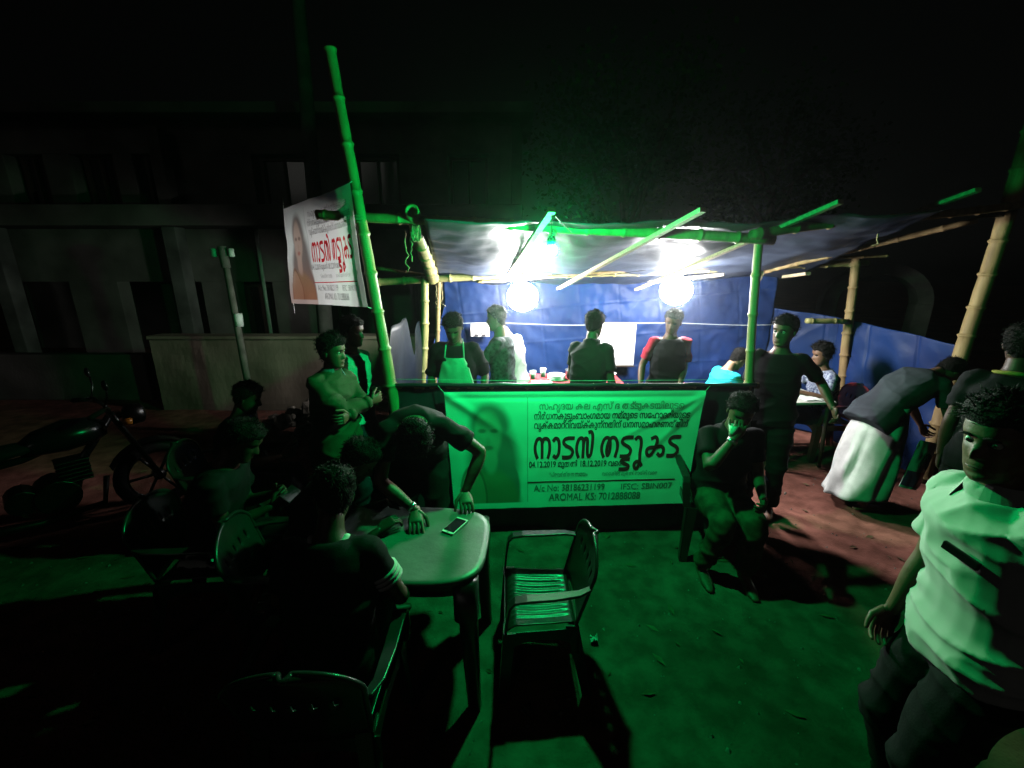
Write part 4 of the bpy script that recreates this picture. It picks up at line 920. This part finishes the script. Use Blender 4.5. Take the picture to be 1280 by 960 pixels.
def collar_on(J, m, open_=.5):
    # turned down shirt collar: a flared band round the neck, open at the throat
    P3, P4 = J['P'][3], J['P'][4]; s = J['s']; up = (P4 - P3).normalized(); n = 22; rings = []
    for k in range(n + 1):
        a_ = PI/2 + open_ + (2*PI - 2*open_)*k/n; d = V(math.cos(a_), math.sin(a_), 0); fr_ = sstep(.55, 1, abs(2*k/n - 1))
        rings.append([P3 + up*.050*s + d*.060*s, P3 + up*.056*s + d*.066*s, P3 + up*(.004 - .035*fr_)*s + d*(.100 + .012*fr_)*s, P3 + up*(-.002 - .035*fr_)*s + d*(.094 + .012*fr_)*s])
    MB().loft(rings).build('collar', m, J['root'], False)
def cuff_on(J, m):
    for e_, w_ in ((J['elR'], J['wrR']), (J['elL'], J['wrL'])): MB().tube([lerp(e_, w_, .80), lerp(e_, w_, .96)], [.050*J['s'], .046*J['s']], 16).build('cuff', m, J['root'], True)
def world(J, p): 
    r = J['root']; return Matrix.Translation(r.location) @ Matrix.Rotation(r.rotation_euler.z, 4, 'Z') @ p

C_BLK = cloth('black', (.007, .0075, .009)); C_NAVY = cloth('navy', (.02, .03, .055)); C_GRN = cloth('bottle_green', (.008, .02, .017)); C_WHT = cloth('white', (.72, .72, .70), trans=.08)
C_GREY = cloth('slate_grey', (.10, .115, .13)); C_KHAKI = cloth('olive_drab', (.16, .16, .10)); C_CYAN = cloth('cyan', (.02, .45, .55)); C_RED = cloth('red', (.50, .03, .06)); C_JEAN = cloth('denim', (.025, .035, .06)); C_CHAR = cloth('charcoal', (.03, .032, .035))
C_CAMO = cloth('camouflage', (.11, .105, .06), col2=(.02, .025, .014), scale=11); C_PATT = cloth('speckled', (.45, .47, .6), col2=(.02, .025, .10), scale=42)
C_LTGRN = cloth('dark_olive', (.05, .075, .04)); C_LT = mat('pale_shirt_cotton', (.55, .57, .54), .85, .15, .06, 5, .06, 420); C_APRON = cloth('apron_white', (.48, .58, .52))

def px(pxx, Y, py=430): return at(pxx, py, Y).x
# -- inside the stall
J = person('man in dark shirt and pale apron looking down behind the banner screen', (px(571, 3.74), 3.74), 178, 1.68, lean=(4, 8, 20, 32), rhand=(.20, .22, 1.02), lhand=(-.24, .12, .95), shirt=C_BLK, sleeve=.95, pants=C_JEAN, skin=SKIN, rcurl=55)
P0, P1, P2, P3, P4 = J['P']; ap = MB(); s = J['s']
prof = [(P0 - V(0, 0, .38), .17, .155), (P0, .17, .15), (lerp(P0, P1, .9), .165, .142), (P2, .12, .152), (lerp(P2, P3, .4), .085, .148)]
def apr(u, v):
    k = v*(len(prof)-1); i = min(int(k), len(prof)-2); f = k - i; c = lerp(prof[i][0], prof[i+1][0], f); w_ = lerp(prof[i][1], prof[i+1][1], f); d_ = lerp(prof[i][2], prof[i+1][2], f)
    a_ = (u-.5)*2; return V(c.x + a_*w_, c.y + d_*math.sqrt(max(0, 1 - (a_*.62)**2)) + .008*nz(u*5, v*6), c.z)
MB().grid(apr, 24, 36).build('apron', C_APRON, J['root'], True, solid=.004)
for sg in (-1, 1): MB().tube([apr(.5 + sg*.49, 1), P3 + V(sg*.075, .06, .0), P3 + V(sg*.05, -.06, .03)], .007, 6).build('apron_strap', C_APRON, J['root'], True)
p = world(J, J['wrR'] + V(-.01, .07, -.02)); bt = MB().lathe((0, 0, 0), [(.02, -.1), (.032, -.09), (.032, .02), (.014, .06), (.013, .085), (.0, .09)], 14).build('bottle', M_DARKGLASS, smooth=True)
tag(bt, 'dark bottle held by the man in the apron', 'bottle').location = p
J = person('grey haired man in dark shirt facing left inside the stall', (px(629, 4.2), 4.2), 82, 1.66, lean=(2, 4, 8, 6), lhand=(-.06, .36, 1.26), lpole=(-.6, -.2, -1), rhand=(.1, .34, 1.18), hairm=HAIRG, shirt=cloth('dark_patterned', (.12, .14, .15), col2=(.015, .02, .022), scale=30), sleeve=.8, pants=C_JEAN, skin=SKINL, lcurl=30, ln=(.6, 0, -.6))
p = world(J, V(.02, .33, 1.12)); yb = MB(); yb.ball((0, 0, 0), (.06, .05, .075), 14, 10); yb.v = [tuple(Vector(q)*(1+.2*nz(q[0]*30, q[1]*30, q[2]*30))) for q in yb.v]
tag(yb.build('yellow_packet', mat('yellow_plastic', (.65, .42, .05), .4, .4, .2), smooth=True), 'yellow packet held by the grey haired man', 'packet').location = p
person('person in white shirt standing close behind the grey haired man', (px(640, 4.5) + .03, 4.5), 52, 1.60, lean=(6, 16, 40, 48), rhand=(.26, .1, .72), shirt=C_WHT, sleeve=.62, pants=C_JEAN, skin=SKINL)
person('man in dark green shirt with his back to us between the lamps', (px(737, 3.78), 3.78), -34, 1.65, lean=(3, 5, 10, 14), rhand=(.17, .24, .95), lhand=(-.17, .26, .95), shirt=C_GRN, sleeve=.65, pants=C_JEAN, skin=SKIN, collar=True)
J = person('man in black shirt with red raglan sleeves under the right lamp', (px(836, 4.28), 4.28), 172, 1.64, lean=(4, 6, 10, 16), head_yaw=-22, rhand=(.27, .14, .90), lhand=(-.1, .2, .96), hairm=HAIRG, shirt=C_BLK, sleeve=.72, sleeve_m=C_RED, pants=C_JEAN, skin=SKIN, ln=(0, 0, -1))
# -- customers seated at right
person('seated person in cyan shirt bending over the pale table', (2.27, 4.55), -82, 1.62, pz=.50, lean=(8, 18, 34, 40), rhand=(.12, .42, .80), lhand=(-.16, .46, .80), rfoot=(.12, .42, 0), lfoot=(-.12, .42, 0), shirt=C_CYAN, sleeve=.62, pants=C_JEAN, skin=SKINL, rn=(0, 0, -1), ln=(0, 0, -1))
person('seated person in speckled shirt facing left behind the pale table', (3.50, 4.55), 86, 1.62, pz=.50, lean=(6, 10, 12, 8), rhand=(.2, .42, .79), lhand=(-.2, .40, .79), rfoot=(.12, .42, 0), lfoot=(-.12, .42, 0), hair=.03, long_=.03, shirt=C_PATT, sleeve=.62, pants=C_JEAN, skin=SKIN)
pc = world_p = V(3.12, 4.3, .752)
tag(MB().grid(lambda u, v: V((u-.5)*.2, (v-.5)*.28, .002 + .02*abs(nz(u*3, v*3))), 8, 10).build('menu_sheet', M_PAPER, smooth=True, solid=.002), 'white paper sheet on the pale customer table', 'paper').location = pc
person('young man in black shirt standing at the right end of the banner screen', (2.16, 3.36), 150, 1.66, lean=(1, 2, 6, 6), head_yaw=-30, lhand=(-.40, .06, 1.02), rhand=(.2, .1, .80), shirt=C_BLK, sleeve=.75, pants=C_BLK, skin=SKIN, eyes=True)
# -- man in mundu bending at right
J = person('man in slate shirt and white mundu bending over at right', (3.12, 3.45), -84, 1.72, pz=.86, lean=(42, 62, 75, 70), rhand=(.16, .72, .52), lhand=(-.12, .70, .56), rfoot=(.12, -.06, 0), lfoot=(-.12, -.02, 0), rpole=(.3, -1, .2), lpole=(-.3, -1, .2), shirt=cloth('dark_slate', (.045, .055, .065)), sleeve=.7, mundu=C_WHT, skin=SKIN, voxel=.012, fold=.012, hem=.12)
# pink and white printed bag
pb = at(1143, 580, 3.1); bag = empty('printed_bag', (pb.x, 3.1, pb.z - .21), R(14), 'pink and white printed carrier bag held by the bending man', 'bag')
def bagf(u, v): return V((u-.5)*.22, .035*math.sin(PI*u)*(1-.5*v) + .008*nz(u*5, v*5), v*.4)
mb = MB(); mb.grid(bagf, 14, 20); mb.grid(lambda u, v: V(bagf(u, v).x, -bagf(u, v).y - .001, bagf(u, v).z), 14, 20); mb.build('pouch', mat('white_carrier', (.62, .58, .6), .45, .4, .1), bag, True)
MB().grid(lambda u, v: bagf(u, .05 + v*.32) * 1 + V(0, -2*bagf(u, .05+v*.32).y - .005, 0), 14, 8).build('pink_print', mat('pink_print', (.62, .05, .25), .45, .4, .15), bag, True)
def loopf(t): 
    a_ = t*2*PI; q = bagf(.5 + .2*math.sin(a_), .62 + .16*math.cos(a_*2 + .6)); return V(q.x, -q.y - .006, q.z)
MB().tube([loopf(k/24) for k in range(25)], .007, 5).build('loop_print', C_CHAR, bag, True)
bag.rotation_euler = (0, R(14), R(14))
# -- foreground right
J = person('man in pale shirt standing close at the right edge of view', (1.48, 1.10), 76, 1.655, lean=(4, 7, 10, 6), head_yaw=24, rhand=(.17, .13, .80), rpole=(.5, -1, 0), lhand=(-.22, -.12, .80), shirt=C_LT, sleeve=.7, pants=C_BLK, skin=SKIN, voxel=.009, collar=True, loose=1.25, fold=.024, hair=.024, hem=.07, eyes=True, rcurl=30, fat=.92)
collar_on(J, C_LT, .45)
P0, P1, P2, P3, P4 = J['P']
RZ = Matrix.Rotation(R(22), 3, 'Z'); q0 = lerp(P2, P3, .0) + V(-.080, .112, -.03)
pq = world(J, q0 + V(0, .022, .045)); fo = MB().box((0, 0, 0), (.095, .012, .026), RZ @ Matrix.Rotation(R(-8), 3, 'Y')).build('smartphone', M_BLACKPAINT, bevel=.003)
tag(fo, 'slim dark phone at the chest pocket of the near man', 'phone').location = pq; fo.rotation_euler = (0, 0, R(76))
J = person('dark figure with yellow collar behind the man at right edge', (2.93, 2.4), -50, 1.70, lean=(2, 3, 6, 4), shirt=C_BLK, sleeve=.65, pants=C_BLK, skin=SKIN2, collar=False)
P3 = J['P'][3]; MB().tube([P3 + V(.078*math.cos(a_), .074*math.sin(a_) + .004, .012 - .014*math.sin(a_)) for a_ in [2*PI*k/18 for k in range(19)]], .018, 8, flat=.7).build('collar', mat('yellow_cloth', (.28, .25, .05), .8, .2, .2), J['root'], True)
# -- man seated on chair before the counter
J = person('man in black shirt and camouflage trousers seated on chair drinking', (1.5, 2.80), 174, 1.68, pz=.51, lean=(10, 16, 22, 24), head_yaw=-8, rhand=(.06, .30, 1.02), rpole=(.7, .3, -1), lhand=(-.14, .36, .64), rfoot=(.15, .30, 0), lfoot=(-.11, .36, 0), shirt=C_BLK, sleeve=.62, pants=C_CAMO, skin=SKIN, rdir=(-.35, -.1, .9), rn=(-.3, -1, 0), rcurl=50, collar=True)
wr = J['wrR']; dd = (J['wrR'] - J['elR']).normalized(); MB().tube([wr - dd*.035, wr - dd*.01], .033, 14).build('wristwatch', M_STEEL, J['root'], True)
p = world(J, J['H'](V(.05, .125, -.055))); tag(MB().lathe((0, 0, -.04), [(.022, 0), (.03, .075), (.028, .075), (.02, .005)], 14).build('paper_cup', M_WHITEPL, smooth=True), 'small pale cup held at the mouth of the seated man', 'cup').location = p
# -- standing pair at left
J = person('man in dark olive shirt standing with folded arms left of the banner', (px(412, 2.92, 460), 2.92), -112, 1.57, lean=(0, 2, 8, 6), head_yaw=12, rhand=(-.10, .25, 1.14), lhand=(.12, .24, 1.10), rpole=(1, .1, -.6), lpole=(-1, .1, -.6), hair=.026, shirt=C_LTGRN, sleeve=1.2, collar=True, loose=1.7, fold=.034, pants=C_NAVY, skin=SKIN, hem=.2, rn=(0, -1, 0), ln=(0, -1, 0), eyes=True)
collar_on(J, cloth('pale_blue_grey', (.16, .22, .26))); cuff_on(J, C_LTGRN)
J = person('man with pale waistcoat and red sleeves behind the folded arm man', (px(438, 3.42, 450), 3.42), -104, 1.64, lean=(0, 2, 6, 6), rhand=(.1, .28, 1.02), lhand=(-.05, .26, 1.08), shirt=C_WHT, sleeve=.62, sleeve_m=cloth('maroon', (.22, .02, .03)), pants=C_NAVY, skin=SKIN2)
# -- around the table
J = person('man in dark shirt bending over the table with both hands on it', (-.62, 2.60), 192, 1.70, pz=.90, lean=(38, 66, 85, 78), head_yaw=0, rhand=(.02, .56, .79), lhand=(-.26, .44, .80), rpole=(.9, -.3, .2), lpole=(-.9, -.3, .2), rfoot=(.12, -.05, 0), lfoot=(-.12, .0, 0), shirt=C_BLK, sleeve=.6, pants=C_BLK, skin=SKIN, rn=(0, 0, -1), ln=(0, 0, -1), rdir=(0, .9, -.25), ldir=(0, .9, -.25), rcurl=12, lcurl=25)
wr = J['wrR']; dd = (J['wrR'] - J['elR']).normalized(); MB().tube([wr - dd*.04, wr - dd*.018], .031, 14).build('wristwatch', M_STEEL, J['root'], True)
person('sitter in black leaning forward on the left end of the table', (-1.13, 1.95), -75, 1.66, pz=.50, lean=(18, 30, 40, 40), rhand=(.16, .42, .76), lhand=(-.10, .46, .77), rfoot=(.12, .34, 0), lfoot=(-.12, .36, 0), shirt=C_BLK, sleeve=.62, pants=C_BLK, skin=SKIN2, rn=(0, 0, -1), ln=(0, 0, -1))
J = person('sitter in black shirt with white collar, back to us, lower left', (-.73, 1.38), 4, 1.66, pz=.50, lean=(8, 18, 28, 26), head_yaw=25, rhand=(.22, .36, .66), lhand=(-.2, .38, .66), rfoot=(.14, .40, 0), lfoot=(-.14, .40, 0), shirt=C_BLK, sleeve=.62, pants=C_BLK, skin=SKIN2, collar=False)
P3 = J['P'][3]; MB().tube([P3 + V(.07*math.cos(a_), .065*math.sin(a_) + .005, .02 + .01*math.sin(a_)) for a_ in [PI*(.0 - k/14) for k in range(15)]], .014, 8, flat=.6).build('collar', C_WHT, J['root'], True)
sh, el = J['shR'], J['elR']; dd = (el - sh).normalized()
for k in range(3): c = lerp(sh, el, .42 + .075*k); MB().tube([c - dd*.006, c + dd*.006], .0675*J['s'], 18).build('sleeve_stripe', C_WHT, J['root'], True)
J = person('sitter at far left holding a phone in both hands', (-1.75, 2.18), -82, 1.66, pz=.50, lean=(10, 20, 32, 34), rhand=(.06, .36, .74), lhand=(-.06, .34, .76), rfoot=(.14, .42, 0), lfoot=(-.14, .42, 0), shirt=C_BLK, sleeve=.62, pants=C_BLK, skin=SKIN2, rcurl=60)
p = world(J, (J['wrR'] + J['wrL'])*.5 + V(0, .10, .03)); ph2 = MB().box((0, 0, 0), (.07, .14, .009), Matrix.Rotation(R(40), 3, 'Y')).build('smartphone', M_DARKGLASS, bevel=.003)
tag(ph2, 'smartphone in the hands of the sitter at far left', 'phone').location = p
person('dark sitter in front of the plaster wall, furthest of the left sitters', (-2.12, 2.95), -75, 1.62, pz=.50, lean=(8, 14, 22, 20), rhand=(.1, .36, .70), lhand=(-.1, .36, .72), rfoot=(.14, .42, 0), lfoot=(-.14, .42, 0), shirt=C_BLK, sleeve=.62, pants=C_BLK, skin=SKIN2)
# pale cloth pieces catching the light at left
def crumple(name, c, w_, l_, m, label, cat, seed):
    o = MB().grid(lambda u, v: V((u-.5)*w_, (v-.5)*l_, .006 + .05*abs(nz(u*3+seed, v*3)) + .02*abs(nz(u*8+seed, v*8))), 16, 16).build(name, m, smooth=True, solid=.002); tag(o, label, cat); o.location = c; return o
crumple('paper_litter', atz(1068, 613, .01), .16, .12, M_PAPER, 'crumpled white paper scrap on the lit dirt at right', 'litter', 3)
crumple('paper_litter', atz(742, 802, .01), .04, .03, M_PAPER, 'tiny pale scrap on the dirt behind the empty chair', 'litter', 8)
cb = atz(256, 690, .4); crumple('folded_cloth', (-1.66, 1.98, .53), .2, .16, C_LT, 'pale folded cloth on the lap of the far left sitter', 'cloth', 5)

# ---- motorcycle at far left
mc = empty('motorcycle', (-3.55, 2.95, 0), R(-38), 'dark parked motorcycle at the far left edge', 'motorcycle')
for y, nm in ((.64, 'wheel'), (-.62, 'wheel')):
    wh = empty('wheel', (0, y, .3)); wh.parent = mc
    MB().tube([V(0, .26*math.cos(a_), .26*math.sin(a_)) for a_ in [2*PI*k/28 for k in range(29)]], .048, 8).build('tyre', M_RUBBER, wh, True)
    rm = MB(); rm.tube([V(0, .215*math.cos(a_), .215*math.sin(a_)) for a_ in [2*PI*k/28 for k in range(29)]], .014, 6); rm.tube([(-.05, 0, 0), (.05, 0, 0)], .045, 12)
    for k in range(6): a_ = k*PI/3; rm.tube([V(0, .04*math.cos(a_), .04*math.sin(a_)), V(0, .21*math.cos(a_), .21*math.sin(a_))], .012, 6)
    rm.build('rim', M_DSTEEL, wh, True)
for sx in (-1, 1):
    MB().tube([(sx*.09, .64, .3), (sx*.09, .45, .85), (sx*.1, .42, .95)], .02, 8).build('fork', M_DSTEEL, mc, True)
    MB().tube([(sx*.13, -.62, .32), (sx*.13, -.42, .66)], [.03, .026], 8).build('shock_absorber', M_DSTEEL, mc, True)
    e = MB().tube([(sx*.05, .42, .97), (sx*.22, .38, 1.02), (sx*.36, .27, 1.0)], .013, 8).build('handlebar', M_DSTEEL, mc, True)
    MB().tube([(sx*.25, .365, 1.015), (sx*.36, .27, 1.0)], .019, 8).build('grip', M_RUBBER, e, True)
    mr = MB().tube([(sx*.24, .37, 1.02), (sx*.28, .40, 1.12), (sx*.33, .40, 1.2)], .007, 6).build('mirror_stem', M_DSTEEL, mc, True)
    MB().ball((sx*.34, .395, 1.22), (.06, .018, .04), 14, 8).build('mirror', M_BLACKPAINT, mr, True)
    MB().lathe((sx*.14, .5, .86), [(.0, -.03), (.03, -.02), (.035, .02), (.0, .03)], 10).build('indicator', mat('amber', (.5, .18, .02), .3, .5, .1), mc, True)
def sect(y, z, w_, h_): return [V(w_*math.cos(a_), y, z + h_*math.sin(a_)) for a_ in [2*PI*k/16 for k in range(16)]]
MB().loft([sect(.38, .82, .05, .06), sect(.3, .82, .13, .1), sect(.15, .82, .15, .12), sect(-.02, .80, .12, .09), sect(-.1, .78, .06, .05)]).build('fuel_tank', M_BLACKPAINT, mc, True)
MB().loft([sect(-.05, .79, .1, .04), sect(-.2, .78, .13, .05), sect(-.5, .80, .13, .055), sect(-.78, .86, .1, .05), sect(-.82, .87, .05, .03)]).build('saddle', M_RUBBER, mc, True)
MB().loft([sect(-.3, .68, .1, .06), sect(-.6, .72, .11, .07), sect(-.88, .82, .06, .05)]).build('tail_panel', M_BLACKPAINT, mc, True)
MB().box((0, -.9, .78), (.1, .04, .06)).build('tail_light', mat('red_lens', (.4, .01, .01), .2, .5, .1), mc, bevel=.01)
en = MB(); en.tube([(-.13, .02, .38), (.13, .02, .38)], .13, 16); en.tube([(-.1, -.16, .40), (.1, -.16, .40)], .09, 14)
for k in range(6): en.box((0, .14, .46 + .032*k), (.17, .19, .012))
en.build('engine', M_DSTEEL, mc, bevel=.004)
MB().tube([(0, .42, .9), (0, .22, .62), (0, .1, .3)], .03, 8).build('frame_tube', M_BLACKPAINT, mc, True)
MB().tube([(0, .38, .84), (0, -.1, .7), (0, -.62, .66)], .028, 8).build('frame_tube', M_BLACKPAINT, mc, True)
MB().tube([(.12, .3, .45), (.16, .25, .25), (.17, -.1, .24), (.17, -.8, .36)], [.02, .022, .03, .045], 10).build('exhaust_pipe', M_DSTEEL, mc, True)
MB().loft([sect(.50, .88, .05, .05), sect(.53, .88, .09, .09), sect(.62, .88, .085, .085), sect(.64, .88, .05, .05)]).build('headlamp', M_DSTEEL, mc, True)
MB().loft([[V(x_*.075, .64 + (.33)*math.cos(t), .3 + .33*math.sin(t)) for x_ in (-1, -.5, .5, 1)] for t in [R(20 + 12*k) for k in range(12)]], False, False).build('mudguard', M_BLACKPAINT, mc, True)

# ---- thin haze volume added to give the lamps their glow
if HAZE:
    hz = MB().box((0, 25, 9.5), (150, 140, 21)).build('haze', None); tag(hz, 'thin haze added to give the stall lamps their glow', kind='stuff')
    m = bpy.data.materials.new('lamp_glow_haze'); m.use_nodes = True; N = m.node_tree.nodes; N.remove(N['Principled BSDF'])
    pv = N.new('ShaderNodeVolumePrincipled'); pv.inputs['Color'].default_value = (.85, .87, .88, 1); pv.inputs['Density'].default_value = HAZE; pv.inputs['Anisotropy'].default_value = .93
    m.node_tree.links.new(pv.outputs[0], N['Material Output'].inputs['Volume']); hz.data.materials.append(m)
